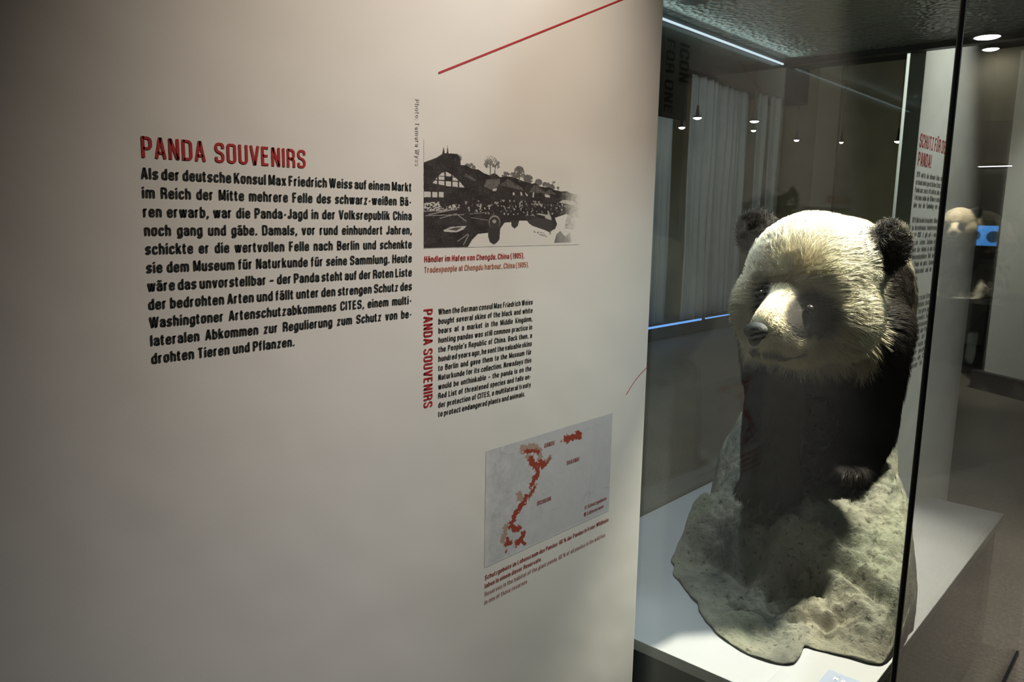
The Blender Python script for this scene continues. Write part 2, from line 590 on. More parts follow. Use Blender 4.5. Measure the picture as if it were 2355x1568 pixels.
    g('5', w, [(w, T), (0, T, 0), (0, .55, 0), (w, .60), (w, B), (0, B), (0, .26)])
    g('6', w, [(w, .76), (w, T), (0, T), (0, B), (w, B), (w, .57), (0, .57)])
    g('7', w, [(0, T), (w, T, 0), (w * .35, 0)])
    g('8', w, [(w / 2, T), (0, T), (0, .53), (w, .53), (w, T), (w / 2, T)], [(w / 2, .53), (0, .53), (0, B), (w, B), (w, .53), (w / 2, .53)])
    g('9', w, [(0, .24), (0, B), (w, B), (w, T), (0, T), (0, .43), (w, .43)])
    g('.', 0, [(0, 0), (0, .145)])
    g(',', 0, [(0.01, .145), (0.01, .0, 0), (-.04, -.11)])
    g(':', 0, [(0, 0), (0, .145)], [(0, .55), (0, .69)])
    g(';', 0, [(0, .145), (0, .0, 0), (-.04, -.11)], [(0, .55), (0, .69)])
    g('!', 0, [(0, 0), (0, .145)], [(0, .28), (0, 1)])
    g("'", 0, [(0, .72), (0, 1)])
    g('-', .18, [(0, .38), (.18, .38)])
    g('–', .40, [(0, .38), (.40, .38)])
    g('(', .12, [(.14, 1.05), (0, .85), (0, .05), (.14, -.15)])
    g(')', .12, [(-.02, 1.05), (.12, .85), (.12, .05), (-.02, -.15)])
    g('%', .62, [(.12, T), (0, T), (0, .56), (.24, .56), (.24, T), (.12, T)], [(.50, .44), (.38, .44), (.38, B), (.62, B), (.62, .44), (.50, .44)], [(.14, 0), (.48, 1)])
    return G


GL = glyphs()
SIDE = 0.062


def ribbon(pts, t, s):
    """outline of a polyline drawn with an elliptical pen -> verts, quads"""
    P = np.array(pts, float) / np.array([t, s])
    keep = [0] + [i for i in range(1, len(P)) if np.linalg.norm(P[i] - P[i - 1]) > 1e-4]
    P = P[keep]
    d = P[1:] - P[:-1]
    d /= np.linalg.norm(d, axis=1)[:, None]
    nrm = np.stack([-d[:, 1], d[:, 0]], 1)
    closed = np.linalg.norm(P[0] - P[-1]) < 1e-3
    off = []
    for i in range(len(P)):
        if i == 0:
            a, b = (nrm[-1], nrm[0]) if closed else (nrm[0], nrm[0])
        elif i == len(P) - 1:
            a, b = (nrm[-1], nrm[0]) if closed else (nrm[-1], nrm[-1])
        else:
            a, b = nrm[i - 1], nrm[i]
        m = a + b
        L = np.linalg.norm(m)
        m = a if L < 1e-3 else m / L
        c = max(0.42, float(m @ a))
        off.append(m / c)
    off = np.array(off)
    sc = np.array([t, s])
    A, Bv = (P + off) * sc, (P - off) * sc
    V = [tuple(p) for p in A] + [tuple(p) for p in Bv]
    n = len(P)
    F = [(i, n + i, n + i + 1, i + 1) for i in range(n - 1)]
    return V, F


def word_width(wd, sx, track=0.0):
    return sum((GL[c][0] + 2 * (T_ + SIDE)) * sx + track for c in wd)


def set_line(parts, text, x0, y0, cap, x1=None, sx=1.0, bold=1.0, track=0.0, space=0.26):
    """one line of lettering in plane coordinates; x1 given: justified to that right end. returns end x"""
    words = text.split(' ')
    tot = sum(word_width(w, sx, track) for w in words) * cap
    gap = space * cap
    if x1 is not None and len(words) > 1:
        gap = (x1 - x0 - tot) / (len(words) - 1)
    elif x1 is not None:
        sx = sx * (x1 - x0) / tot
    x = x0
    for w in words:
        for c in w:
            gw, st = GL[c]
            ox = x + (T_ + SIDE) * sx * cap
            for s in st:
                v, f = ribbon([(p[0] * sx, p[1]) for p in s], T_ * bold * (0.35 + 0.65 * sx), S_ * bold)
                parts.append(([(ox + a * cap, y0 + b * cap) for a, b in v], f))
            x += ((gw + 2 * (T_ + SIDE)) * sx + track) * cap
        x += gap
    return x - gap


class Plane:
    """a plane for print: origin o, reading direction u, upward v"""

    def __init__(self, o, u, v):
        self.o, self.u, self.v = Vector(o), Vector(u), Vector(v)
        self.n = self.u.cross(self.v)

    def p(self, a, b, lift=0.0):
        return self.o + self.u * a + self.v * b + self.n * lift


def set_fit(parts, text, x0, y0, cap, x1, bold=1.0, space=0.25):
    ws = text.split(' ')
    sx = ((x1 - x0) / cap - space * (len(ws) - 1)) / sum(word_width(w, 1.0) for w in ws)
    set_line(parts, text, x0, y0, cap, x1, sx, bold)


def text_obj(name, parts, plane, mat, parent, lift=0.0006):
    V, F = merge(parts)
    return link(name, [plane.p(a, b, lift) for a, b in V], F, mat, parent)


def para(parts, lines, x0, x1, z0, pitch, cap, ragged_last=True, sx=None, bold=1.0, last_x=None):
    if sx is None:
        sx = 9
        for i, t in enumerate(lines):
            if ragged_last and i == len(lines) - 1 and last_x is None:
                continue
            ws = t.split(' ')
            e = last_x if (ragged_last and i == len(lines) - 1) else x1
            sx = min(sx, ((e - x0) / cap - 0.20 * (len(ws) - 1)) / sum(word_width(w, 1.0) for w in ws))
    for i, t in enumerate(lines):
        last = ragged_last and i == len(lines) - 1
        set_line(parts, t, x0, z0 - pitch * i, cap, last_x if last else x1, sx, bold, space=0.24)
    return sx


# ------------------------------------------------------------------ the hall
XL, XR, YF, YB, ZC = -4.95, 3.2, -2.6, 11.2, 3.45
tag(box('floor', (XL - .1, XR + .1, YF - .1, YB + .1, -0.1, 0), M['floor']), 'dark brown speckled floor of the exhibition hall', 'floor', kind='structure')
tag(box('ceiling', (XL - .1, XR + .1, YF - .1, YB + .1, ZC, ZC + .1), M['ceil']), 'dark grey ceiling of the hall', 'ceiling', kind='structure')
tag(box('wall_left', (XL - .1, XL, YF, YB, 0, ZC), M['wall']), 'dark wall behind the grey drapes', 'wall', kind='structure')
tag(box('wall_right', (XR, XR + .1, YF, YB, 0, ZC), M['wall2']), 'plain grey side wall of the hall', 'wall', kind='structure')
tag(box('wall_back', (XL, XR, YB, YB + .1, 0, ZC), M['wall']), 'dark brown wall at the far end of the hall', 'wall', kind='structure')
tag(box('wall_front', (XL, XR, YF - .1, YF, 0, ZC), M['wall2']), 'grey wall on the near side of the hall', 'wall', kind='structure')
tag(box('trim_1', (-4.36, -4.06, YB - .06, YB, 0, ZC), M['pilaster']), 'slightly lighter flat pilaster on the far brown wall', 'pilaster', kind='structure')
tag(box('trim_2', (XL, XL + .42, 5.5, YB, 2.98, ZC), M['wall2']), 'dark pelmet above the grey drapes', 'pelmet', kind='structure')
tag(box('baseboard_back', (XL, XR, YB - .02, YB, 0, .1), M['base']), 'dark baseboard under the far wall', 'baseboard', kind='structure')

# ------------------------------------------------------------------ the big text panel at left
PX = -0.80
panel = thing('exhibition_text_panel', 'large white fabric panel with the red headline PANDA SOUVENIRS, left of the glass case', 'display panel', (PX - .03, .2, 0))


def to_local(o, root):
    o.matrix_parent_inverse = root.matrix_world.inverted() if False else Matrix.Translation(-Vector(root.location))
    return o


fab = box('fabric_cover', (PX - .06, PX, -1.5, 1.291, .06, 2.75), M['fabric'], panel, .006, 3)
ft = box('foot', (PX - .05, PX - .01, -1.45, 1.24, 0, .065), M['base'], panel)
PP = Plane((PX, 0, 0), (0, 1, 0), (0, 0, 1))

pt = []
set_line(pt, 'PANDA', .3375, 1.4012, .0206, .4058)
set_line(pt, 'SOUVENIRS', .4136, 1.4012, .0206, .5275)
o_head = text_obj('headline', pt, PP, M['red'], panel)
o_head['label'] = 'red capital headline'
pt = []
GER = ['Als der deutsche Konsul Max Friedrich Weiss auf einem Markt', 'im Reich der Mitte mehrere Felle des schwarz-weißen Bä-',
       'ren erwarb, war die Panda-Jagd in der Volksrepublik China', 'noch gang und gäbe. Damals, vor rund einhundert Jahren,',
       'schickte er die wertvollen Felle nach Berlin und schenkte', 'sie dem Museum für Naturkunde für seine Sammlung. Heute',
       'wäre das unvorstellbar – der Panda steht auf der Roten Liste', 'der bedrohten Arten und fällt unter den strengen Schutz des',
       'Washingtoner Artenschutzabkommens CITES, einem multi-', 'lateralen Abkommen zur Regulierung zum Schutz von be-',
       'drohten Tieren und Pflanzen.']
para(pt, GER, .3366, .6880, 1.3807, .01867, .0108, last_x=.5056, bold=1.2)
text_obj('german_text', pt, PP, M['ink'], panel)['label'] = 'bold black German paragraph'
pt = []
ENG = ['When the German consul Max Friedrich Weiss', 'bought several skins of the black and white', 'bears at a market in the Middle Kingdom,',
       'hunting pandas was still common practice in', "the People's Republic of China. Back then, a", 'hundred years ago, he sent the valuable skins',
       'to Berlin and gave them to the Museum für', 'Naturkunde for its collection. Nowadays this', 'would be unthinkable – the panda is on the',
       'Red List of threatened species and falls un-', 'der protection of CITES, a multilateral treaty', 'to protect endangered plants and animals.']
para(pt, ENG, .7357, .9398, 1.2126, .01342, .0081, last_x=.9262, bold=1.0)
text_obj('english_text', pt, PP, M['ink'], panel)['label'] = 'smaller black English paragraph'
pt = []
PV = Plane((PX, .7086, 1.2228), (0, 0, -1), (0, 1, 0))
set_fit(pt, 'PANDA SOUVENIRS', 0, 0, .0164, .1415)
PV.n = Vector((1, 0, 0))
text_obj('vertical_headline', pt, PV, M['red'], panel)['label'] = 'red headline printed sideways'
pt = []
PC = Plane((PX, .6938, 1.5000), (0, 0, -1), (0, 1, 0))
PC.n = Vector((1, 0, 0))
set_fit(pt, 'Photo: Tamara Wyss', 0, 0, .0072, .0865, bold=.72)
text_obj('photo_credit', pt, PC, M['grey'], panel)['label'] = 'faint grey credit printed sideways'
pt = []
set_fit(pt, 'Händler im Hafen von Chengdu, China (1905).', .7092, 1.2866, .0082, .9168, bold=.95)
text_obj('german_photo_caption', pt, PP, M['red'], panel)
pt = []
set_fit(pt, 'Tradespeople at Chengdu harbour, China (1905).', .7092, 1.2722, .0082, .9285, bold=.9)
text_obj('english_photo_caption', pt, PP, M['orange'], panel)
pt = []
set_fit(pt, 'Schutzgebiete im Lebensraum des Pandas: 60 % der Pandas in freier Wildbahn', .8368, .7802, .0078, 1.1765, bold=.9)
set_fit(pt, 'leben in einem dieser Reservate.', .8368, .7663, .0078, .9785, bold=.9)
text_obj('german_map_caption', pt, PP, M['darkred'], panel)
pt = []
set_fit(pt, 'Reserves in the habitat of the giant panda. 60 % of all pandas in the wild live', .8368, .7524, .0078, 1.1680, bold=.8)
set_fit(pt, 'in one of those reserves.', .8368, .7385, .0078, .9440, bold=.8)
text_obj('english_map_caption', pt, PP, M['palered'], panel)


def stroke_obj(name, pts, w, mat):
    v, f = ribbon(pts, w, w)
    return text_obj(name, [(v, f)], PP, mat, panel, .0005)


stroke_obj('red_line', [(.7349, 1.5373), (1.289, 1.7735)], .0014, M['redline'])
stroke_obj('red_line', [(1.219, 1.0204), (1.2331, 1.0325), (1.2471, 1.0433), (1.262, 1.0518), (1.2764, 1.0589), (1.289, 1.0645)], .0008, M['redline'])

# ---- the harbour photograph printed on the panel


def poly_mask(U, Vv, poly):
    m = np.zeros(U.shape, bool)
    n = len(poly)
    for i in range(n):
        x0, y0 = poly[i]
        x1, y1 = poly[(i + 1) % n]
        if y0 == y1:
            continue
        c = ((y0 > Vv) != (y1 > Vv)) & (U < (x1 - x0) * (Vv - y0) / (y1 - y0) + x0)
        m ^= c
    return m


PAPER = np.array((0.78, 0.75, 0.71))
nu, nv = 520, 300
u = np.linspace(0, 1, nu)       # 0 left .. 1 right of the print
v = np.linspace(0, 1, nv)       # 0 top .. 1 bottom
V2, U2 = np.meshgrid(v, u)      # shape (nu, nv)
xx = 117 + 1223 * U2            # drawing units measured on the enlarged photograph
yy = 400 + 862 * V2


def dr(pts):
    return poly_mask(xx, yy, pts)


nA = vnoise((nu, nv), (70, 44), 1)
nB = vnoise((nu, nv), (150, 110), 2)
nC = vnoise((nu, nv), (26, 16), 3)
tone = np.full((nu, nv), 0.94)                         # 1 paper .. 0 black
sky = [(117, 580), (150, 560), (200, 530), (232, 500), (243, 440), (249, 492), (262, 490), (268, 425), (274, 490), (300, 488), (330, 488), (352, 512), (357, 575), (400, 575), (430, 600), (480, 600), (520, 628), (560, 640), (600, 618), (640, 652), (680, 640), (720, 640), (760, 650), (800, 665), (850, 680), (900, 690), (920, 680), (960, 710), (1000, 715), (1040, 712), (1085, 735), (1150, 745), (1200, 740), (1250, 762), (1320, 765), (1345, 775), (1345, 1000), (1200, 960), (1100, 1000), (1120, 1060), (1105, 1105), (1060, 1130), (960, 1090), (880, 1060), (860, 1030), (800, 1030), (730, 1045), (680, 1050), (650, 1100), (560, 1140), (480, 1150), (440, 1200), (410, 1262), (117, 1262)]
land = dr(sky)
tone[land] = (0.005 + 0.035 * nC + 0.08 * np.clip(nB - .66, 0, 1) * 2)[land]
# trees and shrubs along the ridge
for cx, cyy, r, th in ((570, 520, 46, .50), (608, 545, 36, .5), (540, 560, 26, .58), (790, 580, 40, .40), (755, 625, 36, .3), (815, 620, 24, .4), (862, 650, 40, .22), (950, 672, 30, .2), (1005, 690, 24, .3), (1058, 715, 34, .3), (1078, 655, 18, .55), (1120, 712, 12, .3), (685, 630, 34, .5), (330, 520, 34, .2), (420, 590, 40, .42), (1036, 682, 14, .4)):
    d = np.hypot((xx - cx), (yy - cyy) * 1.0) / r
    m = (d < 1) & (nB * .6 + nA * .4 + .25 * (1 - d) > th)
    tone[m] = np.minimum(tone[m], .13 + .12 * nB[m])
for x0, y0, x1, y1, w in ((566, 530, 568, 645, 4), (604, 545, 598, 640, 3), (566, 570, 548, 520, 2), (600, 590, 618, 530, 2), (790, 560, 790, 680, 4), (1120, 712, 1123, 745, 3), (1078, 660, 1066, 720, 3)):
    t = np.clip(((xx - x0) * (x1 - x0) + (yy - y0) * (y1 - y0)) / ((x1 - x0) ** 2 + (y1 - y0) ** 2), 0, 1)
    m = np.hypot(xx - x0 - t * (x1 - x0), yy - y0 - t * (y1 - y0)) < w
    tone[m] = .15
# hill haze and roofs behind
m = dr([(540, 680), (640, 665), (640, 700), (600, 780), (520, 740)])
tone[m] = .09 + .14 * nB[m]
for p in ([(640, 720), (700, 660), (810, 730), (830, 760)], [(870, 770), (920, 690), (1020, 770)], [(990, 780), (1050, 730), (1100, 775)], [(390, 640), (470, 690), (450, 700), (380, 665)]):
    m = dr(p)
    tone[m] = .05 + .14 * nB[m]
# lit gable of the house, with its timber grid
m = dr([(172, 738), (200, 690), (232, 650), (262, 640), (300, 662), (345, 705), (385, 760), (270, 755)])
grid = (np.abs(xx - 205) < 5) | (np.abs(xx - 252) < 5) | (np.abs(xx - 297) < 5) | (np.abs(xx - 342) < 5) | (np.abs(yy - 712) < 5) | (np.abs(yy - 678) < 4)
dk = dr([(255, 680), (300, 672), (302, 715), (255, 712)])
tone[m & ~grid & ~dk] = .80
m = dr([(117, 808), (243, 806), (243, 848), (117, 853)])
grid = (np.abs(xx - 165) < 4) | (np.abs(xx - 208) < 4) | (yy > 838 + 0 * xx)
tone[m & ~((np.abs(xx - 165) < 4) | (np.abs(xx - 208) < 4))] = .78
m = dr([(117, 895), (215, 885), (232, 940), (300, 905), (355, 900), (350, 940), (260, 960), (117, 970)])
tone[m & (nB + .3 * nA > .62)] = .72
# market crowd and stalls: small bright flecks
m = dr([(380, 870), (700, 845), (1000, 850), (1300, 870), (1300, 930), (980, 990), (820, 985), (640, 985), (380, 960)]) & land
fl = vnoise((nu, nv), (110, 36), 9)
tone[m & (fl * .6 + nB * .4 > .68)] = .55
tone[m & (fl < .3)] = .02
for p in ([(740, 780), (752, 775), (756, 800), (742, 806)], [(800, 770), (812, 772), (818, 800), (804, 806)], [(840, 770), (862, 795), (860, 810), (845, 795)], [(906, 765), (914, 770), (912, 815), (900, 812)], [(1005, 778), (1048, 788), (1048, 810), (1008, 806)], [(590, 755), (618, 750), (612, 772), (585, 776)]):
    tone[dr(p)] = .74
m = dr([(1130, 850), (1170, 825), (1260, 830), (1300, 860), (1240, 870)])
tone[m] = .55 + .25 * nB[m]
# foreground boats at left
m = dr([(240, 1118), (290, 1090), (400, 1080), (380, 1110), (330, 1135), (250, 1130)])
tone[m] = .60 + .2 * nB[m]
m = dr([(270, 1110), (330, 1092), (372, 1092), (330, 1122)])
tone[m] = .10
for x0, y0, x1, y1, w in ((130, 1000, 380, 985, 3), (150, 990, 330, 940, 4), (340, 1210, 410, 1150, 3), (380, 1240, 415, 1160, 3), (220, 1020, 330, 980, 3), (340, 990, 395, 1040, 3), (117, 965, 330, 945, 4), (420, 980, 560, 960, 2), (430, 1010, 550, 1030, 2)):
    t = np.clip(((xx - x0) * (x1 - x0) + (yy - y0) * (y1 - y0)) / ((x1 - x0) ** 2 + (y1 - y0) ** 2), 0, 1)
    m = np.hypot(xx - x0 - t * (x1 - x0), yy - y0 - t * (y1 - y0)) < w
    tone[m] = .42
# round hooded boat with its reflection
for cx, cyy, rx, ry, tv in ((603, 1050, 50, 70, .06), (603, 1045, 42, 58, .40), (603, 1052, 38, 52, .05), (602, 1040, 14, 16, .5)):
    m = ((xx - cx) / rx) ** 2 + ((yy - cyy) / ry) ** 2 < 1
    tone[m] = tv
m = dr([(556, 1100), (648, 1100), (642, 1200), (620, 1232), (598, 1244), (570, 1222), (556, 1170)])
tone[m] = .04
m = dr([(730, 1030), (796, 1030), (785, 1080), (758, 1104), (735, 1080)])
tone[m] = .05
# covered boat at right with pale awning
m = dr([(860, 1030), (940, 1000), (1070, 1020), (1080, 1070), (1090, 1112), (1055, 1140), (1020, 1120), (900, 1075)])
tone[m] = .06
m = dr([(935, 968), (960, 960), (1060, 978), (1072, 1020), (1040, 1015), (1010, 1000), (1012, 985)])
tone[m] = .62
m = dr([(1055, 1120), (1066, 1120), (1064, 1162), (1056, 1160)])
tone[m] = .2
m = dr([(915, 1120), (1000, 1140), (1040, 1185), (1000, 1180), (920, 1140)]) & (nB > .5)
tone[m] = .35
t = np.hypot(xx - 1100, yy - 1090 + (xx - 1100) * -.6)
m = (t < 4) & (np.abs(xx - 1100) < 14)
tone[m] = .2
# pale vessels dissolving at the right
m = dr([(1190, 1100), (1200, 1020), (1215, 970), (1250, 950), (1282, 970), (1290, 1080), (1270, 1110)])
tone[m] = .34 + .3 * nA[m]
m = dr([(1098, 1240), (1115, 1160), (1150, 1125), (1185, 1165), (1200, 1180), (1240, 1140), (1262, 1230), (1255, 1240)])
tone[m] = .20 + .18 * nC[m]
# edge of the sheet dissolves into the paper on the right
fade = sstep(1130, 1345, xx + 40 * (nA - .5))
tone = tone * (1 - fade) + 1.0 * fade
topf = sstep(560, 400, yy)
tone = np.where(land, tone, tone * (1 - topf) + 1.0 * topf)
warm = np.stack([np.full_like(tone, .026), np.full_like(tone, .020), np.full_like(tone, .019)], -1)
rgb = warm * (1 - tone[..., None]) + PAPER * tone[..., None]
xy = [(PX + .0004, .7089 + a * (1.0586 - .7089), 1.4490 - b * (1.4490 - 1.3054)) for a in u for b in v]
ph = link('harbour_photo', xy, grid_faces(nu, nv), M['print_'], panel)
ph['label'] = 'black and white print of boats in a harbour below a tree-lined hill'
set_color(ph.data, 'ink', rgb.reshape(-1, 3))

# ---- the map printed on the panel
nu, nv = 340, 200
Y0, Y1, Z1, Z0 = .8358, 1.1756, .9922, .8010
u = np.linspace(0, 1, nu)
v = np.linspace(0, 1, nv)
V2, U2 = np.meshgrid(v, u)
yw = Y0 + U2 * (Y1 - Y0)
zw = Z1 - V2 * (Z1 - Z0)
bgc = np.array((.565, .560, .580))
rel = vnoise((nu, nv), (20, 12), 11) * .5 + vnoise((nu, nv), (60, 36), 12) * .3 + vnoise((nu, nv), (120, 80), 13) * .2
west = sstep(.55, .05, U2)
rgb = bgc[None, None] * (1 + ((rel - .5) * (.10 + .30 * west))[..., None])
riv = np.abs(vnoise((nu, nv), (9, 6), 14) - .5)
rgb = np.where((riv < .008)[..., None], rgb * .86, rgb)
fadeb = np.maximum(sstep(.06, 0, U2), sstep(.965, 1.0, V2)) * .35
rgb = rgb * (1 - fadeb[..., None]) + PAPER * fadeb[..., None]
hn = vnoise((nu, nv), (90, 56), 15) * .6 + vnoise((nu, nv), (160, 100), 16) * .4


def blob(pts, w, col, th):
    global rgb
    d = np.full(yw.shape, 9.0)
    for (a, b), (c, e) in zip(pts[:-1], pts[1:]):
        t = np.clip(((yw - a) * (c - a) + (zw - b) * (e - b)) / ((c - a) ** 2 + (e - b) ** 2 + 1e-12), 0, 1)
        d = np.minimum(d, np.hypot(yw - a - t * (c - a), zw - b - t * (e - b)))
    m = (d / w + (hn - .5) * 1.5) < th
    rgb = np.where(m[..., None], np.array(col), rgb)


TAN, RED = (.42, .30, .24), (.33, .062, .04)
blob([(.9197, .9794), (.9282, .9752), (.9576, .9709), (.9649, .9603), (.9687, .9535)], .0075, TAN, .9)
blob([(.9334, .962), (.9423, .9594), (.9443, .9508)], .006, TAN, .8)
blob([(.9726, .942), (.9888, .9431), (.994, .9479)], .0055, TAN, .9)
blob([(.9136, .9025), (.9180, .896), (.9260, .889)], .007, TAN, .9)
blob([(.8852, .8548), (.882, .845), (.8776, .834)], .0065, TAN, .95)
blob([(.9562, .9068), (.9496, .8978), (.9394, .8898)], .005, TAN, 1.0)
blob([(.9270, .972), (.9400, .9700), (.9530, .9680), (.9610, .962)], .0045, RED, .75)
blob([(.9440, .957), (.9443, .9508), (.9515, .9430), (.9640, .9420), (.9760, .9400)], .0075, RED, .85)
blob([(.9730, .9350), (.9836, .9371), (.9930, .9460)], .0035, RED, .8)
blob([(.9640, .9380), (.9600, .9254), (.9524, .9160), (.9470, .9106)], .0075, RED, .8)
blob([(.9540, .9040), (.9496, .8978), (.9430, .8925)], .0035, RED, .8)
blob([(.9320, .8920), (.9292, .8860), (.9192, .8800), (.9093, .8740), (.9029, .8640), (.8970, .8538), (.9068, .8449), (.9170, .8431)], .0068, RED, .85)
blob([(.8900, .8320), (.8870, .8250), (.8991, .8246)], .005, RED, .8)
blob([(.9109, .8177), (.9227, .8224), (.9290, .8310)], .0065, RED, .8)
blob([(.9250, .8190), (.9333, .8095)], .005, RED, .7)
blob([(.8862, .8126), (.8868, .8130)], .003, RED, .9)
blob([(1.0338, .972), (1.0418, .9690), (1.0571, .9697), (1.0700, .9720), (1.0770, .967)], .0068, RED, .9)
blob([(1.0220, .9689), (1.0250, .9692)], .0025, TAN, 1.0)
xy = [(PX + .0004, Y0 + a * (Y1 - Y0), Z1 - b * (Z1 - Z0)) for a in u for b in v]
mp = link('habitat_map', xy, grid_faces(nu, nv), M['print_'], panel)
mp['label'] = 'pale grey map with scattered red habitat patches'
set_color(mp.data, 'ink', rgb.reshape(-1, 3))
for nm, x0, z0, x1 in (('GANSU', .9768, .9676, 1.0046), ('SHAANXI', 1.0392, .9229, 1.0765), ('SICHUAN', .9610, .8700, .9987)):
    pt = []
    set_line(pt, nm, x0, z0, .0074, x1, bold=.85)
    text_obj('province_name', pt, PP, M['darkred'], panel, .0010)
for nm, x0, z0, x1 in (('Schutzgebiete', 1.1065, .8258, 1.1662), ('Lebensraum', 1.1047, .8128, 1.1575)):
    pt = []
    set_line(pt, nm, x0, z0, .0070, x1, sx=.8, bold=.85)
    text_obj('legend_text', pt, PP, M['darkred'], panel, .0010)
    q = [([(x0 - .0080, z0), (x0 - .0030, z0), (x0 - .0030, z0 + .0067), (x0 - .0080, z0 + .0067)], [(0, 1, 2, 3)])]
    text_obj('legend_swatch', q, PP, M['palered' if nm[0] == 'S' else 'darkred'], panel, .0010)

# ------------------------------------------------------------------ the glass case
GX0, GX1, GY0, GY1, GZ = -1.222, -0.319, 1.335, 2.800, 1.905
case = thing('glass_display_case', 'tall frameless glass case with black corner seal, holding the nearer mounted panda', 'display case', ((GX0 + GX1) / 2, (GY0 + GY1) / 2, 0))
g = .007
box('front_pane', (GX0, GX1, GY0, GY0 + g, 0.01, GZ), M['glass'], case)
box('rear_pane', (GX0, GX1, GY1 - g, GY1, 0.01, GZ), M['glass'], case)
box('left_pane', (GX0, GX0 + g, GY0 + g, GY1 - g, 0.01, GZ), M['glass'], case)
box('right_pane', (GX1 - g, GX1, GY0 + g, GY1 - g, 0.01, GZ), M['glass'], case)
box('corner_seal', (GX1 - .004, GX1 + .004, GY0 - .005, GY0 + .004, 0, GZ), M['bead'], case, .002)
box('floor_rail', (GX1 - .010, GX1 + .004, GY0 + .02, GY1, 0, .012), M['bead'], case)
box('plinth', (-1.205, -.415, 1.352, 2.775, 0, .425), M['plinth'], case)
box('platform_top', (-1.212, -.400, 1.350, 2.790, .425, .45), M['platform'], case, .0015)
lid = box('lid', (GX0 - .004, GX1 + .004, GY0 - .004, GY1 + .004, GZ + .02, GZ + .12), M['lid'], case, .003)
box('lid_diffuser', (GX0 + .012, GX1 - .012, GY0 + .012, GY1 - .035, GZ + .006, GZ + .020), M['diffuser'], case)
box('lid_rear_rail', (GX0, GX1, GY1 - .034, GY1 + .003, GZ - .012, GZ + .020), M['lid'], case)
v1 = box_data(GX0 - .003, GX0 + .011, GY0, GY1 - .034, GZ - .002, GZ + .020)
link('lid_side_rail', *v1, M['alu'], case)
box('lid_side_rail', (GX1 - .011, GX1 + .003, GY0, GY1 - .034, GZ - .002, GZ + .020), M['alu'], case)
for y0, y1, xx_, ml in ((1.36, 2.74, GX0 + .016, 'case_led'), (1.36, 2.74, GX1 - .016, 'case_led_dim')):
    box('led_strip', (xx_ - .0028, xx_ + .0028, y0, y1, GZ - .014, GZ - .009), M[ml], case)
for k, (x, y) in enumerate(((-.455, 1.925), (-1.03, 1.80), (-.50, 1.50))):
    lp = link('lid_spotlight', *lathe_data([(.036, .0), (.036, .028), (.026, .028), (.024, .008)], 24, (x, y, GZ - .022)), M['alu'], case, True)
    link('lens', *lathe_data([(.022, .0), (.022, .004)], 20, (x, y, GZ - .010)), M['lamp'], lp, True)
for o in case.children:
    o.matrix_parent_inverse = Matrix.Translation(-case.location)

# small label card lying on the platform
card = box('label_card', (-.483, -.385, 1.40, 1.521, .4505, .4545), M['card'], None, .001)
tag(card, 'small blue-grey label card lying on the pale platform in front of the rock', 'label')
pt = []
PK = Plane((-.478, 1.488, .4545), (1, 0, 0), (0, 1, 0))
set_line(pt, 'M n', .012, .002, .016, sx=.9)
cl = text_obj('lettering', pt, PK, M['white_print'], card)

# ------------------------------------------------------------------ rock
CP = [(-0.738, 1.83, 0.646), (-0.842, 1.88, 0.646), (-0.667, 1.84, 0.668), (-0.674, 1.97, 0.689), (-0.579, 1.97, 0.707), (-0.541, 2.0, 0.749), (-0.936, 1.92, 0.624), (-0.95, 2.02, 0.673), (-0.748, 2.07, 0.708), (-0.756, 2.15, 0.726), (-0.937, 2.45, 0.796), (-1.006, 2.15, 0.766), (-0.98, 1.86, 0.578), (-0.99, 1.83, 0.546), (-0.91, 1.85, 0.588), (-0.846, 1.82, 0.596), (-0.795, 1.78, 0.575), (-0.727, 1.765, 0.589), (-0.657, 1.75, 0.604), (-0.621, 1.76, 0.617), (-0.594, 1.755, 0.621), (-0.549, 1.73, 0.601), (-0.493, 1.71, 0.576), (-0.426, 1.7, 0.553), (-0.577, 1.85, 0.668), (-0.549, 1.91, 0.692), (-0.486, 1.9, 0.679), (-0.463, 1.85, 0.637), (-0.54, 1.78, 0.625), (-0.472, 1.75, 0.604), (-0.441, 1.74, 0.588), (-0.879, 1.8, 0.502), (-0.809, 1.76, 0.49), (-0.936, 1.79, 0.488), (-0.765, 1.74, 0.489), (-0.693, 1.72, 0.542), (-0.663, 1.68, 0.512), (-0.628, 1.74, 0.546), (-0.584, 1.73, 0.553), (-0.535, 1.7, 0.555), (-0.471, 1.68, 0.539), (-0.418, 1.68, 0.529), (-0.838, 1.66, 0.458), (-0.732, 1.63, 0.451), (-0.625, 1.62, 0.484), (-0.559, 1.645, 0.51), (-0.628, 1.52, 0.452), (-0.572, 1.545, 0.464), (-0.535, 1.64, 0.48), (-0.48, 1.635, 0.493), (-0.416, 1.65, 0.512), (-0.469, 1.61, 0.468), (-0.407, 1.63, 0.476), (-0.678, 1.5, 0.45), (-0.772, 1.58, 0.445), (-0.903, 1.69, 0.46),
      (-1.02, 2.45, .82), (-.72, 2.40, .79), (-.86, 2.60, .80), (-1.08, 2.3, .66), (-.60, 2.2, .73), (-.53, 2.03, .71), (-.68, 2.5, .72), (-.47, 1.95, .66), (-1.0, 1.97, .56), (-1.03, 2.08, .58), (-.985, 2.38, .82), (-.56, 2.25, .60)]
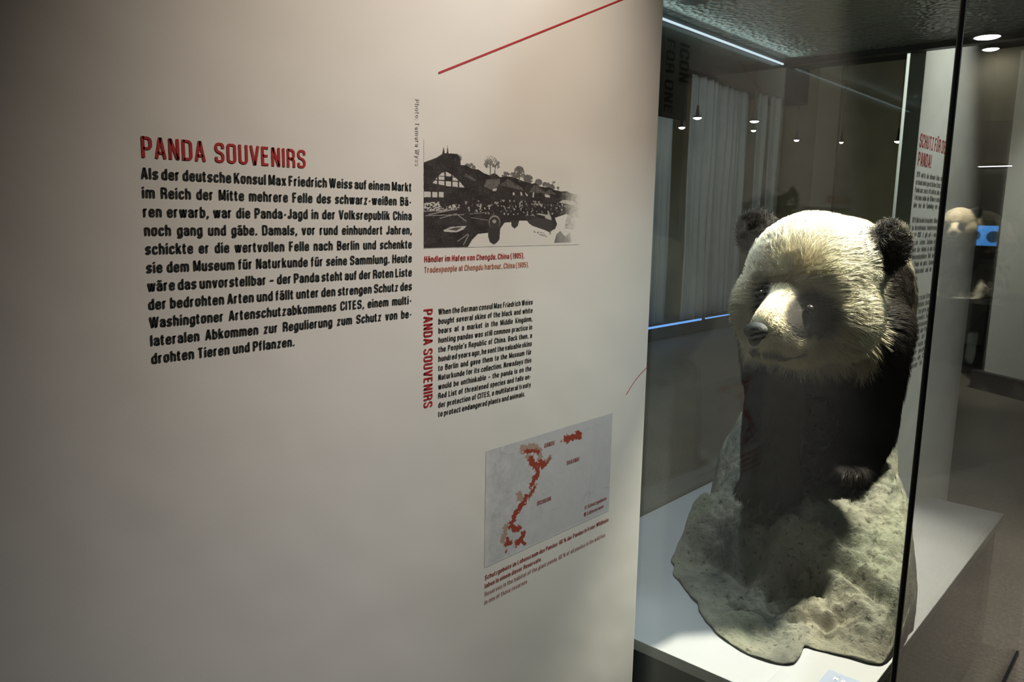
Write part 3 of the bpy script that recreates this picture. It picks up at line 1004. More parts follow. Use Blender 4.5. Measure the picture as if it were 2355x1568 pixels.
FOOT = [(-0.937, 1.685), (-0.817, 1.58), (-0.715, 1.49), (-0.648, 1.462), (-0.60, 1.463), (-0.559, 1.474), (-0.545, 1.495), (-0.547, 1.532), (-0.552, 1.567), (-0.535, 1.574), (-0.51, 1.579), (-0.43, 1.60), (-0.404, 1.629), (-0.404, 1.75), (-0.415, 1.86), (-.46, 2.0), (-.54, 2.22), (-.62, 2.46), (-.70, 2.62), (-.84, 2.71), (-1.0, 2.68), (-1.10, 2.52), (-1.11, 2.3), (-1.06, 2.08), (-1.02, 1.92), (-0.995, 1.79)]


def tps_fit(pts, lam=2e-5):
    P = np.array(pts)
    X, z = P[:, :2], P[:, 2]
    d = np.linalg.norm(X[:, None] - X[None], axis=2)
    K = np.where(d > 0, d * d * np.log(d + 1e-12), 0) + lam * np.eye(len(X))
    A = np.zeros((len(X) + 3, len(X) + 3))
    A[:len(X), :len(X)] = K
    A[:len(X), len(X)] = 1
    A[:len(X), len(X) + 1:] = X
    A[len(X):, :len(X)] = A[:len(X), len(X):].T
    c = np.linalg.solve(A, np.concatenate([z, np.zeros(3)]))

    def f(Q):
        d = np.linalg.norm(Q[:, None] - X[None], axis=2)
        return np.where(d > 0, d * d * np.log(d + 1e-12), 0) @ c[:len(X)] + c[len(X)] + Q @ c[len(X) + 1:]
    return f


rock_root = Vector((-.75, 2.1, .45))


def make_rock():
    f = tps_fit(CP)
    poly = np.array(FOOT)
    # smooth closed outline
    n = len(poly)
    NT_, NS = 520, 230
    seg = np.linalg.norm(np.roll(poly, -1, 0) - poly, axis=1)
    cum = np.concatenate([[0], np.cumsum(seg)])
    s = np.linspace(0, cum[-1], NT_, endpoint=False)
    idx = np.searchsorted(cum, s, side='right') - 1
    t = (s - cum[idx]) / seg[idx]
    p0, p1, p2, p3 = (poly[(idx + k) % n] for k in (-1, 0, 1, 2))
    t = t[:, None]
    out = .5 * (2 * p1 + (p2 - p0) * t + (2 * p0 - 5 * p1 + 4 * p2 - p3) * t ** 2 + (3 * p1 - p0 - 3 * p2 + p3) * t ** 3)
    nn = noise3(np.c_[out, np.zeros(len(out))], 28, 5) - .5
    ctr = np.array((-.72, 2.08))
    out = out + (out - ctr) / np.linalg.norm(out - ctr, axis=1)[:, None] * nn[:, None] * .016
    ss = np.linspace(0, 1, NS) ** .75
    XY = ctr + ss[None, :, None] * (out - ctr)[:, None, :]
    Q = XY.reshape(-1, 2)
    z = np.concatenate([f(q) for q in np.array_split(Q, 40)])
    rad = np.concatenate([np.sqrt(((q[:, None] - out[None]) ** 2).sum(2)).min(1) for q in np.array_split(Q, 60)])
    z = np.maximum(z, .462)
    edge = np.clip(rad / .022, 0, 1) ** .45
    z = .45 + .006 + (z - .456) * edge
    P = np.c_[Q, z]
    # surface relief
    rid = 1 - np.abs(2 * noise3(P, 17, 6) - 1)
    nz = (noise3(P, 11, 1) - .5) * .014 - (rid ** 6) * .012 + (noise3(P, 30, 2) - .5) * .017 + (noise3(P, 70, 3) - .5) * .011 + (noise3(P, 150, 4) - .5) * .006
    # long crack under the front ledge
    crack = [(-0.603, 1.742), (-0.581, 1.738), (-0.535, 1.722), (-0.468, 1.702), (-0.412, 1.69)]
    d = np.full(len(P), 9.)
    for (a, b), (c, e) in zip(crack[:-1], crack[1:]):
        tt = np.clip(((P[:, 0] - a) * (c - a) + (P[:, 1] - b) * (e - b)) / ((c - a) ** 2 + (e - b) ** 2), 0, 1)
        d = np.minimum(d, np.hypot(P[:, 0] - a - tt * (c - a), P[:, 1] - b - tt * (e - b)))
    wx, wy = P[:, 0] + (noise3(P, 24, 8) - .5) * .035, P[:, 1] + (noise3(P, 24, 9) - .5) * .035

    def dip(cx, cy_, rx, ry, h, ang=0.0):
        ca, sa = math.cos(ang), math.sin(ang)
        a_, b_ = (wx - cx) * ca + (wy - cy_) * sa, -(wx - cx) * sa + (wy - cy_) * ca
        return h * np.exp(-((a_ / rx) ** 2 + (b_ / ry) ** 2) ** 1.6)

    def along(line, w):
        dd = np.full(len(P), 9.)
        for (a, b), (c, e) in zip(line[:-1], line[1:]):
            tt = np.clip(((wx - a) * (c - a) + (wy - b) * (e - b)) / ((c - a) ** 2 + (e - b) ** 2), 0, 1)
            dd = np.minimum(dd, np.hypot(wx - a - tt * (c - a), wy - b - tt * (e - b)))
        return np.exp(-(dd / w) ** 2)
    feat = dip(-.855, 1.768, .062, .034, -.058, -.35) + dip(-.775, 1.72, .040, .030, -.045, -.2)
    feat += dip(-.618, 1.722, .050, .026, -.058, -.3) + dip(-.66, 1.69, .030, .030, -.030)
    feat += dip(-.960, 1.845, .040, .035, .034) + dip(-.70, 1.725, .026, .045, .026, .2)
    feat += dip(-.47, 1.655, .055, .022, .020, -.2) + dip(-.53, 1.61, .030, .018, -.018) + dip(-.69, 1.56, .05, .03, .016)
    feat += .020 * along([(-.90, 1.825), (-.846, 1.815), (-.795, 1.775), (-.727, 1.762), (-.657, 1.752), (-.60, 1.757), (-.555, 1.742), (-.49, 1.722), (-.43, 1.712)], .020)
    feat -= .014 * along([(-.78, 1.800), (-.74, 1.797), (-.69, 1.800)], .005)
    feat -= .020 * along([(-.60, 1.60), (-.56, 1.63), (-.50, 1.655), (-.43, 1.64)], .010)
    feat -= .018 * along([(-.84, 1.66), (-.78, 1.64), (-.72, 1.60), (-.66, 1.60)], .012)
    P[:, 2] += (nz + feat - .030 * np.exp(-(d / .008) ** 2)) * np.clip(rad / .05, .25, 1)
    P[:, 2] = np.maximum(P[:, 2], .4535)
    # two furrows on the ledge top
    V = [tuple(p - np.array(rock_root)) for p in P]
    F = []
    for i in range(NT_):
        j = (i + 1) % NT_
        for k in range(NS - 1):
            F.append((i * NS + k, i * NS + k + 1, j * NS + k + 1, j * NS + k))
    b0 = len(V)
    for i in range(NT_):
        V.append((out[i][0] - rock_root.x - (out[i][0] - ctr[0]) * .012, out[i][1] - rock_root.y - (out[i][1] - ctr[1]) * .012, .0008))
    for i in range(NT_):
        j = (i + 1) % NT_
        F.append((i * NS + NS - 1, b0 + i, b0 + j, j * NS + NS - 1))
    F.append(tuple(b0 + i for i in range(NT_ - 1, -1, -1)))
    o = link('rock', V, F, M['rock'], None, True)
    o.location = rock_root
    return o


rock = make_rock()
tag(rock, 'grey-green artificial rock on the pale platform under the nearer panda', 'rock')

# ------------------------------------------------------------------ panda
PO = Vector((-.73, 2.05, .45))     # base of the figure


def ico(sub=3):
    import bmesh
    bm = bmesh.new()
    bmesh.ops.create_icosphere(bm, subdivisions=sub, radius=1)
    v = np.array([tuple(x.co) for x in bm.verts])
    f = [tuple(x.index for x in q.verts) for q in bm.faces]
    bm.free()
    return v, f


IV, IF = ico(3)
blobs = []


def ell(c, r, rot=None):
    r = np.array(r if hasattr(r, '__len__') else (r, r, r), float)
    v = IV * r
    if rot is not None:
        from mathutils import Euler
        v = v @ np.array(Euler(rot).to_matrix()).T
    blobs.append((v + np.array(c), IF))


def cap(a, b, ra, rb, n=7, sq=(1, 1, 1)):
    a, b = np.array(a, float), np.array(b, float)
    for i in range(n):
        t = i / (n - 1)
        ell(a + (b - a) * t, tuple((ra + (rb - ra) * t) * k for k in sq))


HEAD = np.array((-.698, 1.82, 1.205))
NOSE = np.array((-.712, 1.575, 1.108))
EARL, EARR = np.array((-.846, 1.845, 1.322)), np.array((-.550, 1.865, 1.296))
EYEL, EYER = np.array((-.748, 1.665, 1.188)), np.array((-.638, 1.650, 1.165))
# trunk
ell((-.735, 2.03, 1.170), (.175, .17, .185))
ell((-.765, 2.13, 1.170), (.200, .19, .195))
ell((-.755, 2.10, 1.270), (.135, .12, .092))
ell((-.825, 2.33, 1.12), (.215, .24, .225))
ell((-.875, 2.53, 1.06), (.195, .19, .225))
ell((-.735, 1.99, 1.07), (.15, .13, .15))
# head
ell(HEAD, (.145, .145, .165))
ell(HEAD + (0, .02, .034), (.153, .13, .130))
ell(HEAD + (-.085, -.01, -.055), (.085, .105, .105))
ell(HEAD + (.080, -.01, -.060), (.082, .105, .100))
ell(HEAD + (0, -.05, -.09), (.10, .10, .09))
cap((-.695, 1.73, 1.130), (-.692, 1.630, 1.105), .076, .060, 9)
ell((-.698, 1.615, 1.080), (.046, .046, .036))
cap((-.696, 1.72, 1.185), (-.702, 1.620, 1.130), .052, .040, 9)
ell(HEAD + (-.035, -.078, .038), (.055, .05, .05))
ell(HEAD + (.050, -.078, .033), (.06, .05, .05))
ell(EARL, (.050, .028, .056), (0, -.45, .15))
ell(EARR, (.051, .028, .062), (0, .30, -.15))
# fore legs
LEGS = [
    [((-.845, 2.01, 1.08), .100), ((-.828, 1.98, .90), .074), ((-.808, 1.92, .775), .068), ((-.778, 1.865, .715), .066)],
    [((-.618, 2.01, 1.09), .098), ((-.602, 2.01, .93), .072), ((-.604, 2.04, .83), .062), ((-.620, 2.03, .775), .060)],
    [((-.985, 2.52, 1.02), .135), ((-.995, 2.46, .93), .095), ((-.985, 2.40, .885), .075)],
    [((-.790, 2.51, 1.00), .115), ((-.770, 2.43, .91), .085), ((-.760, 2.37, .865), .070)],
]
for L in LEGS:
    for (a, ra), (b, rb) in zip(L[:-1], L[1:]):
        cap(a, b, ra, rb)
ell((-.765, 1.838, .692), (.074, .068, .042), (0, 0, .2))
ell((-.628, 1.992, .752), (.068, .064, .040), (0, 0, .1))
ell((-.985, 2.385, .865), (.075, .08, .045))
ell((-.758, 2.345, .842), (.072, .08, .045))
for k, c in enumerate(((-.808, 1.788, .682), (-.778, 1.776, .678), (-.745, 1.776, .678), (-.715, 1.790, .682))):
    ell(c, (.019, .028, .022))
for k, c in enumerate(((-.667, 1.938, .742), (-.640, 1.928, .740), (-.612, 1.928, .740), (-.585, 1.942, .744))):
    ell(c, (.018, .026, .021))


def remeshed(parts, voxel, smooth):
    V, F = merge([([tuple(x) for x in v], f) for v, f in parts])
    o = link('tmp', V, F, None)
    r = o.modifiers.new('r', 'REMESH')
    r.mode = 'VOXEL'
    r.voxel_size = voxel
    s = o.modifiers.new('s', 'SMOOTH')
    s.iterations = smooth
    s.factor = .5
    dg = bpy.context.evaluated_depsgraph_get()
    me = bpy.data.meshes.new_from_object(o.evaluated_get(dg))
    bpy.data.objects.remove(o, do_unlink=True)
    return me


WHITE, CREAM = np.array((.86, .79, .60)), np.array((.64, .50, .29))
BLACK, BROWN = np.array((.0115, .010, .0088)), np.array((.050, .035, .026))


def coat_color(P):
    """fur colour at points (world coordinates); also the black mask"""
    n1 = noise3(P, 22, 21)
    n2 = noise3(P, 70, 22)
    wob = (n1 - .5) * .03 + (n2 - .5) * .012
    col = WHITE[None] * (1 - .10 * n1[:, None])
    d_nose = np.linalg.norm(P - (NOSE + (0, .05, 0)), axis=1)
    cr = .35 * sstep(.30, .06, d_nose) + .30 * sstep(1.16, 1.04, P[:, 2]) + .25 * (n2 > .66)
    col = col * (1 - np.clip(cr, 0, .8)[:, None]) + CREAM * np.clip(cr, 0, .8)[:, None]
    black = np.zeros(len(P))
    for E_, r in ((EARL, .058), (EARR, .060)):
        d = np.linalg.norm((P - E_) * np.array((1, .9, 1)), axis=1) + wob
        black = np.maximum(black, sstep(r + .006, r - .006, d))
    # eye patches, long axis running down and outwards
    for E_, ax, ra, rb in ((EYEL, (-.38, 0, -1), .045, .024), (EYER, (.42, 0, -1), .058, .037)):
        a = np.array(ax) / np.linalg.norm(ax)
        b = np.array((-a[2], 0, a[0]))
        q = P - (E_ + a * .012)
        d = np.sqrt(((q @ a) / ra) ** 2 + ((q @ b) / rb) ** 2 + (q[:, 1] / .10) ** 2) + wob * 4
        black = np.maximum(black, sstep(1.22, .82, d))
    # dark line of the closed mouth running back along both sides of the muzzle
    tm = np.clip((P[:, 1] - 1.575) / .12, 0, 1)
    mz = 1.072 - .018 * np.sin(tm * 2.6)
    mouth = sstep(.0085, .003, np.abs(P[:, 2] - mz) + wob * .1) * (P[:, 1] < 1.695) * (np.abs(P[:, 0] + .698) > .002)
    black = np.maximum(black, mouth * .85)
    legd = np.full(len(P), 9.)
    for L in LEGS:
        for (a, ra), (b, rb) in zip(L[:-1], L[1:]):
            a, b = np.array(a), np.array(b)
            t = np.clip((P - a) @ (b - a) / ((b - a) @ (b - a)), 0, 1)
            d = np.linalg.norm(P - a - t[:, None] * (b - a), axis=1) / (ra + (rb - ra) * t)
            legd = np.minimum(legd, d)
    behind = P[:, 1] > 1.93
    leg = sstep(1.22, 1.06, legd + wob * 3) * ((P[:, 2] < .995 + .12 * behind) | behind)
    leg = leg * np.where((P[:, 1] < 2.2) | (P[:, 2] < 1.02), 1, 0)
    band = sstep(1.945, 1.97, P[:, 1] + wob) * sstep(2.19, 2.15, P[:, 1] + wob) * sstep(1.29, 1.25, P[:, 2] + wob)
    chest = sstep(1.02, .99, P[:, 2] + wob) * (P[:, 1] < 2.2) * (P[:, 1] > 1.80)
    low = P[:, 2] < .92
    black = np.maximum.reduce([black, leg, band, chest, low * 1.0])
    bl = BLACK[None] * (1 + .5 * n2[:, None]) + BROWN[None] * (.25 * n1)[:, None]
    col = col * (1 - black[:, None]) + bl * black[:, None]
    return col, black


body_me = remeshed(blobs, .011, 6)
nv_ = len(body_me.vertices)
co = np.empty(nv_ * 3, np.float32)
body_me.vertices.foreach_get('co', co)
co = co.reshape(-1, 3).astype(float)
colr, blk = coat_color(co)
set_color(body_me, 'coat', colr)
body_me.materials.clear()
body_me.materials.append(M['coat'])
body_me.polygons.foreach_set('use_smooth', [True] * len(body_me.polygons))
body_me.vertices.foreach_set('co', (co - np.array(PO)).astype(np.float32).ravel())
body_me.update()
panda = thing('panda', 'mounted panda standing on the rock inside the nearer glass case, head lowered', 'panda', PO)
body = bpy.data.objects.new('body', body_me)
COL.objects.link(body)
body.parent = panda

# ---- fur strands grown from the body surface
body_me.calc_loop_triangles()
nt = len(body_me.loop_triangles)
tri = np.empty(nt * 3, np.int32)
body_me.loop_triangles.foreach_get('vertices', tri)
tri = tri.reshape(-1, 3)
A, B_, C_ = co[tri[:, 0]], co[tri[:, 1]], co[tri[:, 2]]
cr = np.cross(B_ - A, C_ - A)
area = np.linalg.norm(cr, axis=1) / 2
nrm = cr / (2 * area[:, None] + 1e-12)
ctr = (A + B_ + C_) / 3
dens = np.where(ctr[:, 1] < 1.98, 1.0, .55)
dens = np.where(ctr[:, 1] > 2.3, .28, dens)
dens = np.where(np.linalg.norm(ctr - NOSE, axis=1) < .15, 1.5, dens)
NH = 150000
pr = area * dens
pick = rng.choice(nt, NH, p=pr / pr.sum())
r1, r2_ = np.sqrt(rng.random(NH)), rng.random(NH)
w0, w1, w2 = 1 - r1, r1 * (1 - r2_), r1 * r2_
root = A[pick] * w0[:, None] + B_[pick] * w1[:, None] + C_[pick] * w2[:, None]
vn = np.empty(nv_ * 3, np.float32)
body_me.vertices.foreach_get('normal', vn)
vn = vn.reshape(-1, 3)
N = vn[tri[pick, 0]] * w0[:, None] + vn[tri[pick, 1]] * w1[:, None] + vn[tri[pick, 2]] * w2[:, None]
N /= np.linalg.norm(N, axis=1)[:, None]
dn = np.linalg.norm(root - NOSE, axis=1)
keep = dn > .030
keep &= np.linalg.norm(root - EYEL, axis=1) > .010
root, N, dn = root[keep], N[keep], dn[keep]
NH = len(root)
hcol, hblk = coat_color(root)
headness = sstep(.30, .24, np.linalg.norm(root - (HEAD + (0, -.03, 0)), axis=1))
earness = np.maximum(sstep(.075, .055, np.linalg.norm(root - EARL, axis=1)), sstep(.075, .055, np.linalg.norm(root - EARR, axis=1)))
# length
ln = .034 + 0 * dn
ln = np.where(root[:, 2] < .95, .026, ln)
hl = .008 + .022 * sstep(.05, .24, dn) + .008 * sstep(1.20, 1.06, root[:, 2]) * sstep(.10, .2, dn)
ln = ln * (1 - headness) + hl * headness
ln = ln * (1 - earness) + .024 * earness
eyep = np.minimum(np.linalg.norm(root - EYEL, axis=1), np.linalg.norm(root - EYER, axis=1))
ln *= .55 + .45 * sstep(.03, .07, eyep)
ln *= .7 + .6 * rng.random(NH)
# combing direction
back = (root - NOSE) / dn[:, None]
flow_h = back + np.array((0, .1, -.35))
flow_b = np.array((0, .55, -.8)) + 0 * root
flow_l = np.array((0, -.1, -1.0)) + 0 * root
legz = sstep(1.0, .9, root[:, 2])[:, None]
flow_b = flow_b * (1 - legz) + flow_l * legz
flow = flow_h * headness[:, None] + flow_b * (1 - headness[:, None])
flow_e = (root - np.where((root[:, 0] < -.7)[:, None], EARL, EARR)) * 12 + np.array((0, 0, .1))
flow = flow * (1 - earness[:, None]) + flow_e * earness[:, None]
clump = np.stack([noise3(root, 45, 31), noise3(root, 45, 32), noise3(root, 45, 33)], 1) - .5
flow = flow + clump * .9 + rng.normal(0, .16, (NH, 3))
flow -= (flow * N).sum(1)[:, None] * N
flow /= np.linalg.norm(flow, axis=1)[:, None] + 1e-9
K = 5
pts = np.empty((NH, K, 3), np.float32)
for k in range(K):
    t = k / (K - 1)
    lift = .55 * t - .22 * t * t
    along = .45 * t + .45 * t * t
    g_ = np.array((0, 0, -.12)) * t * t
    pts[:, k] = root - N * .002 + (N * lift + flow * along + g_) * ln[:, None]
pts -= np.array(PO, np.float32)
thick = np.where(hblk > .5, .00055, .00048)
cl_ = .6 * noise3(root, 60, 41) + .4 * noise3(root, 150, 42)
vary = (.62 + .3 * rng.random(NH) + .42 * cl_)[:, None]
hcol = np.clip(hcol * vary, 0, 1)


def strands(name, mask, label):
    hc = bpy.data.hair_curves.new(name)
    n = int(mask.sum())
    hc.add_curves([K] * n)
    hc.attributes['position'].data.foreach_set('vector', pts[mask].ravel())
    ra = hc.attributes.get('radius') or hc.attributes.new('radius', 'FLOAT', 'POINT')
    prof = np.array([1, .95, .8, .55, .12], np.float32)
    ra.data.foreach_set('value', (thick[mask][:, None] * prof[None]).astype(np.float32).ravel())
    ca = hc.attributes.new('coat', 'FLOAT_COLOR', 'CURVE')
    c = np.ones((n, 4), np.float32)
    c[:, :3] = hcol[mask]
    ca.data.foreach_set('color', c.ravel())
    hc.materials.append(M['fur'])
    o = bpy.data.objects.new(name, hc)
    COL.objects.link(o)
    o.parent = panda
    o['label'] = label
    return o


strands('white_fur', hblk <= .5, 'creamy white fur of head and back')
strands('black_fur', hblk > .5, 'black fur of ears, eye patches, shoulders and legs')


def part_blob(name, shapes, mat, voxel=.0035, sm=4):
    keepb = [(v - np.array(PO), f) for v, f in shapes]
    me = remeshed(keepb, voxel, sm)
    me.materials.clear()
    me.materials.append(mat)
    me.polygons.foreach_set('use_smooth', [True] * len(me.polygons))
    o = bpy.data.objects.new(name, me)
    COL.objects.link(o)
    o.parent = panda
    return o


blobs = []
ell(NOSE + (0, .006, .008), (.030, .021, .021))
ell(NOSE + (0, .010, -.010), (.021, .017, .019))
ell(NOSE + (0, .020, .016), (.027, .020, .014))
part_blob('nose', blobs, M['nose'])['label'] = 'black leathery nose'
for E_ in (EYEL + np.array((0.002, .000, 0)), EYER + np.array((0.004, .008, 0))):
    blobs = []
    ell(E_ + np.array((0, .004, 0)), .0105)
    part_blob('eye', blobs, M['eye'], .0025, 2)
for c in ((-.810, 1.760, .674), (-.779, 1.746, .670), (-.745, 1.746, .670), (-.713, 1.762, .674), (-.667, 1.912, .736), (-.640, 1.902, .733), (-.612, 1.902, .733), (-.584, 1.916, .738)):
    blobs = []
    for i in range(5):
        t = i / 4
        ell(np.array(c) + (0, -.014 * t + .006, -.010 * t * t + .004), .0052 - .0035 * t)
    part_blob('claw', blobs, M['claw'], .0016, 1)

# ------------------------------------------------------------------ second mounted panda, further down the hall


def copy_tree(o, parent=None):
    c = o.copy()
    COL.objects.link(c)
    if parent:
        c.parent = parent
    for ch in list(o.children):
        copy_tree(ch, c)
    return c


P2 = Vector((1.34, 9.35, .60))
pan2 = copy_tree(panda)
pan2.location = P2
tag(pan2, 'second mounted panda standing further down the hall, mirrored in the right glass pane', 'panda')
rock2 = rock.copy()
COL.objects.link(rock2)
rock2.location = P2 + (rock_root - PO)
tag(rock2, 'rock under the second panda further down the hall', 'rock')
pl2 = tag(box('exhibit_plinth', (.82, 1.80, 8.55, 10.2, 0, .60), M['lid'], None, .004), 'dark plinth carrying the second panda further down the hall', 'plinth')

# ------------------------------------------------------------------ second text panel behind the case
X2 = -.78
panel2 = thing('exhibition_text_panel', 'pale text panel with the red headline SCHUTZ FÜR DEN PANDA!, behind the glass case', 'display panel', (X2 - .03, 3.35, 0))
fab2 = box('fabric_cover', (X2 - .05, X2, 2.870, 3.868, .05, 2.62), M['fabric2'], panel2, .004)
box('foot', (X2 - .045, X2 - .005, 2.90, 3.84, 0, .055), M['base'], panel2)
P2P = Plane((X2, 0, 0), (0, 1, 0), (0, 0, 1))
pt = []
set_fit(pt, 'SCHUTZ FÜR DEN', 2.888, 1.6050, .0440, 3.252, bold=1.0)
set_line(pt, 'PANDA!', 2.888, 1.5448, .0440, 3.056, sx=.93)
text_obj('headline', pt, P2P, M['red2'], panel2)['label'] = 'red headline'
pt = []
L1 = ['1978 durfte die lebende Gabe im Zoo', 'erstmals unter gesetzlichen Schutz. Ber-', 'Panda war zuerst offiziell im Jahr einge-', 'Trotzdem nahm die Wilderei weiter zu,', 'aber was die Sammlung von einem']
L2 = ['1979 führten die Artenschutz-Abkommen', 'ein internationales Handelsverbot ein.', 'der Art WWF. Er gilt seit – wie kein', 'an – ein Zeichen. Seitdem ist der', 'in China ihre Heimat in den Bergen', 'ein unverwechselbares Bild der Art', 'ist die Panda ein gutes Zeichen der', 'für den Naturschutz und der Welt', 'immer noch da.']
L3 = ['Tieren und vierzig der Schutz-', 'ist in der Wildbahn bedroht', 'Er ist auch im Zoo gern gese-', 'gen und gut vermehrt. Heute', 'leben rund zweitausend im', 'Wald, zum Schutz der Panda', 'der letzte seiner Art der', 'Bestand ist nun leicht hoch', 'und wird weiter geschützt', 'in den Wäldern um China', 'weiterhin bedroht ist er.']
para(pt, L1, 2.890, 3.262, 1.5070, .0253, .0185, False, bold=.9)
para(pt, L2, 2.890, 3.262, 1.3550, .0253, .0185, True, bold=.9)
para(pt, L3, 2.890, 3.262, 1.0790, .0253, .0185, False, bold=.9)
text_obj('german_text', pt, P2P, M['ink2'], panel2)['label'] = 'dark grey German paragraphs'
for r in (panel, panel2):
    for o in r.children:
        o.matrix_parent_inverse = Matrix.Translation(-r.location)

# ------------------------------------------------------------------ background things
col = link('round_column', *lathe_data([(.046, 0), (.046, ZC)], 32, (-1.545, 5.45, 0)), M['column'], None, True)
tag(col, 'slim pale round column behind the glass case', 'column')


def drape(y0, y1, x, z0, z1, label, folds, amp=.035):
    n = max(24, int(folds * 14))
    rows = 12
    V = []
    for i in range(n + 1):
        t = i / n
        for k in range(rows + 1):
            zz = z0 + (z1 - z0) * k / rows
            a = amp * (1 + .25 * math.sin(k * .7 + i * .05))
            xo = a * math.sin(t * folds * 2 * math.pi) + .4 * a * math.sin(t * folds * 4.7 * math.pi + 1.1)
            V.append((x + xo, y0 + (y1 - y0) * t + .01 * math.sin(k * .5), zz))
    F = [tuple(int(q) for q in f) for f in grid_faces(n + 1, rows + 1)]
    o = link('drape', V, F, M['drape'], None, True)
    s = o.modifiers.new('thickness', 'SOLIDIFY')
    s.thickness = .006
    return tag(o, label, 'curtain', 'grey drapes along the dark wall')


drape(7.45, 7.84, -4.66, .166, 3.10, 'narrow grey-white drape hanging beside the edge of the big white panel', 2)
drape(8.16, 8.80, -4.66, .166, 3.10, 'broad grey-white drape seen left of the panda ear, brightest of the drapes', 3)
drape(8.90, 9.82, -4.74, .166, 3.10, 'dim wide drape set back beside the broad bright drape', 5)
drape(9.90, 10.12, -4.66, .166, 3.10, 'slim pale drape right of the dim wide drape', 1.5)
drape(10.24, 10.50, -4.64, .166, 3.10, 'last pale drape next to the brown far wall', 1.5)
sill = thing('light_sill', 'low dark sill with a blue light strip under the grey drapes', 'sill', (-4.6, 8.6, 0))
box('sill_body', (-4.9, -4.55, 6.6, 11.1, 0, .165), M['black'], sill)
box('blue_light_strip', (-4.552, -4.540, 7.30, 8.50, .150, .172), M['led'], sill)
box('blue_light_strip', (-4.552, -4.540, 8.60, 9.40, .154, .168), M['led'], sill)
for o in sill.children:
    o.matrix_parent_inverse = Matrix.Translation(-sill.location)

# added board with sideways lettering, stands in for a banner reflected in the pane
sign = thing('hanging_sign', 'dark grey hanging sign with sideways black lettering beside the case lid', 'sign', (-2.05, 3.35, 0))
sb = box('sign_board', (-2.16, -2.14, 3.28, 3.72, 1.86, 2.36), M['sign'], sign)
pt = []
PS = Plane((-2.139, 3.645, 2.240), (0, 0, -1), (0, 1, 0))
PS.n = Vector((1, 0, 0))
set_line(pt, 'ICON', 0, -.025, .095, .20)
text_obj('lettering', pt, PS, M['sign_ink'], sign, .001)
pt = []
set_fit(pt, 'FOR ONE', 0, -.155, .080, .37)
text_obj('lettering', pt, PS, M['sign_ink'], sign, .001)
link('hanger', *lathe_data([(.004, 0), (.004, ZC - 2.36)], 8, (-2.15, 3.36, 2.36)), M['black'], sign)
link('hanger', *lathe_data([(.004, 0), (.004, ZC - 2.36)], 8, (-2.15, 3.64, 2.36)), M['black'], sign)
for o in sign.children:
    o.matrix_parent_inverse = Matrix.Translation(-sign.location)

# grey partition at the far right
d = Vector((.33, -.21, 0)).normalized()
part = thing('partition_panel', 'freestanding plain grey partition on a dark base at the right edge', 'partition', (-1.305, 7.40, 0), math.atan2(d.y, d.x))
box('board', (0, 1.1, -.03, .03, .15, 2.7), M['partition'], part)
box('base', (-.06, 1.15, -.10, .05, 0, .15), M['base'], part)

# kiosk with the blue screen
kx, ky = -1.535, 8.05
kiosk = thing('media_kiosk', 'dark media kiosk with a glowing blue screen left of the grey partition', 'kiosk', (kx, ky, 0), math.radians(11))
box('cabinet', (-.14, .20, 0, .22, 0, 2.25), M['black'], kiosk, .01)
nu, nv = 80, 64
u = np.linspace(0, 1, nu)
v = np.linspace(0, 1, nv)
V2, U2 = np.meshgrid(v, u)
rgb = np.ones((nu, nv, 3)) * np.array((.07, .25, .68))
rgb *= (1.15 - .35 * V2)[..., None]
d1 = ((U2 - .80) / .36) ** 2 + ((V2 - .55) / .30) ** 2
d2 = ((U2 - .02) / .15) ** 2 + ((V2 - .5) / .22) ** 2
for dd in (d1, d2):
    m = sstep(1.1, .75, dd)[..., None]
    rgb = rgb * (1 - m) + np.array((.010, .035, .07)) * m
xy = [(-.082 + a * .158, -.006, 1.345 - b * .178) for a in u for b in v]
scr = link('screen', xy, grid_faces(nu, nv), M['screen'], kiosk)
set_color(scr.data, 'ink', rgb.reshape(-1, 3))
bz, bf = merge([box_data(-.092, -.082, -.012, 0, 1.157, 1.355), box_data(.076, .086, -.012, 0, 1.157, 1.355), box_data(-.082, .076, -.012, 0, 1.345, 1.355), box_data(-.082, .076, -.012, 0, 1.157, 1.167)])
link('bezel', bz, bf, M['black'], kiosk)
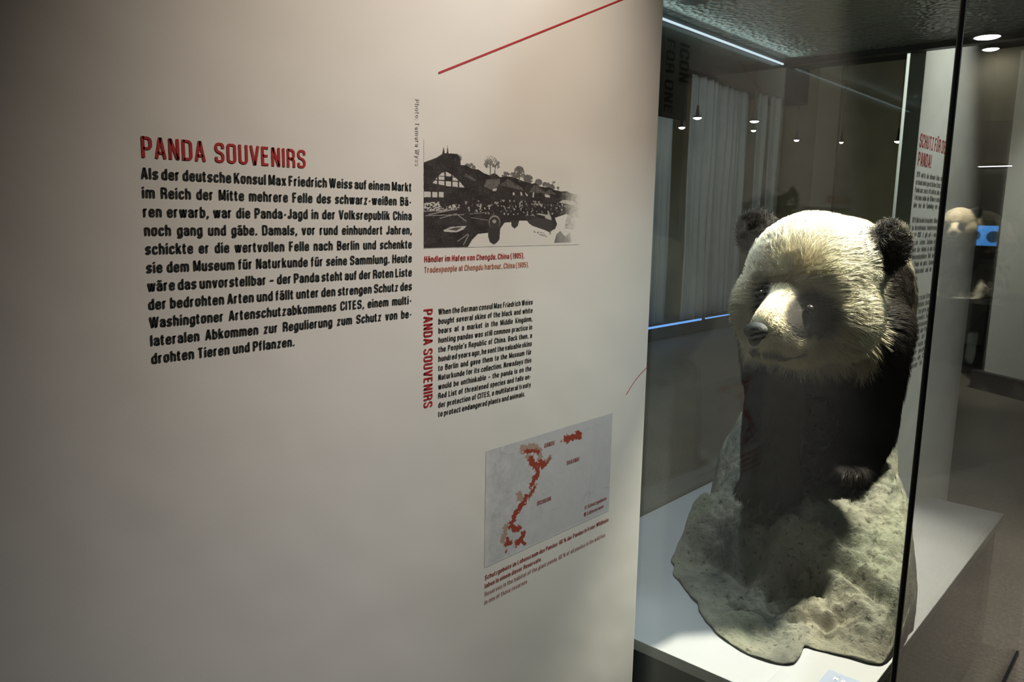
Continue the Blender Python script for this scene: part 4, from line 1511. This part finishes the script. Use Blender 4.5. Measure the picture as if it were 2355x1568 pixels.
box('speaker_box', (-.10, .06, -.10, -.001, .28, .75), M['base'], kiosk, .006)

# spotlights


def spot(name, x, y, z, label, r=.035, mat='lamp', zc=ZC, group=None):
    t = thing(name, label, 'lamp', (x, y, z), 0, group)
    link('housing', *lathe_data([(r * 1.02, .0), (r * 1.02, .012), (r * .5, .022), (r * .2, .13)], 20), M['black'], t, True)
    link('stem', *lathe_data([(.0022, .12), (.0022, zc - z)], 8), M['black'], t)
    link('lens', *lathe_data([(r * .45, -.016), (r * .85, -.008), (r, .0)], 20), M[mat], t, True)
    return t


SPG = 'small pendant spotlights over the dark end of the hall'
for rx, rz, y, r, lab in ((-.5582, .140, 7.6, .045, 'small bright pendant spotlight in front of the broad bright drape, upper left of the pair'),
                          (-.5820, .1285, 7.4, .035, 'small pendant spotlight in the dark gap beside the narrow drape'),
                          (-.4739, .1298, 8.6, .050, 'small bright pendant spotlight in front of the slim drape, upper one there'),
                          (-.4743, .1181, 9.2, .030, 'small faint pendant spotlight just under the bright one at the slim drape'),
                          (-.4152, .1028, 9.0, .028, 'faint pendant spotlight on the dark wall right of the last drape'),
                          (-.3588, .0974, 9.6, .022, 'faintest pendant spotlight in the middle of the dark wall'),
                          (-.2936, .0952, 8.8, .034, 'small pendant spotlight just left of the slim round column')):
    spot('pendant_spotlight', rx * y, y, 1.35 + rz * y, lab, r, 'lamp', ZC, SPG)
for x, y, z, r, mat, lab in ((1.31, 9.2, 3.20, .11, 'lamp_hot', 'bright ceiling spotlight mirrored at the top of the right glass pane'),
                             (1.62, 10.9, 3.40, .08, 'lamp_hot', 'smaller ceiling spotlight mirrored just under the bright one')):
    spot('ceiling_spotlight', x, y, z, lab, r, mat)
bar = thing('light_bar', 'thin white light bar on the far wall, mirrored in the right glass pane', 'light', (1.495, YB - .02, 2.06))
box('bar_housing', (-.18, .18, -.01, .02, -.008, .012), M['black'], bar)
box('tube', (-.175, .175, -.018, -.010, -.006, .006), M['bar'], bar)
spot('ceiling_spotlight', 0.0, 1.0, 2.64, 'ceiling spotlight over the big white text panel', .04, 'lamp')
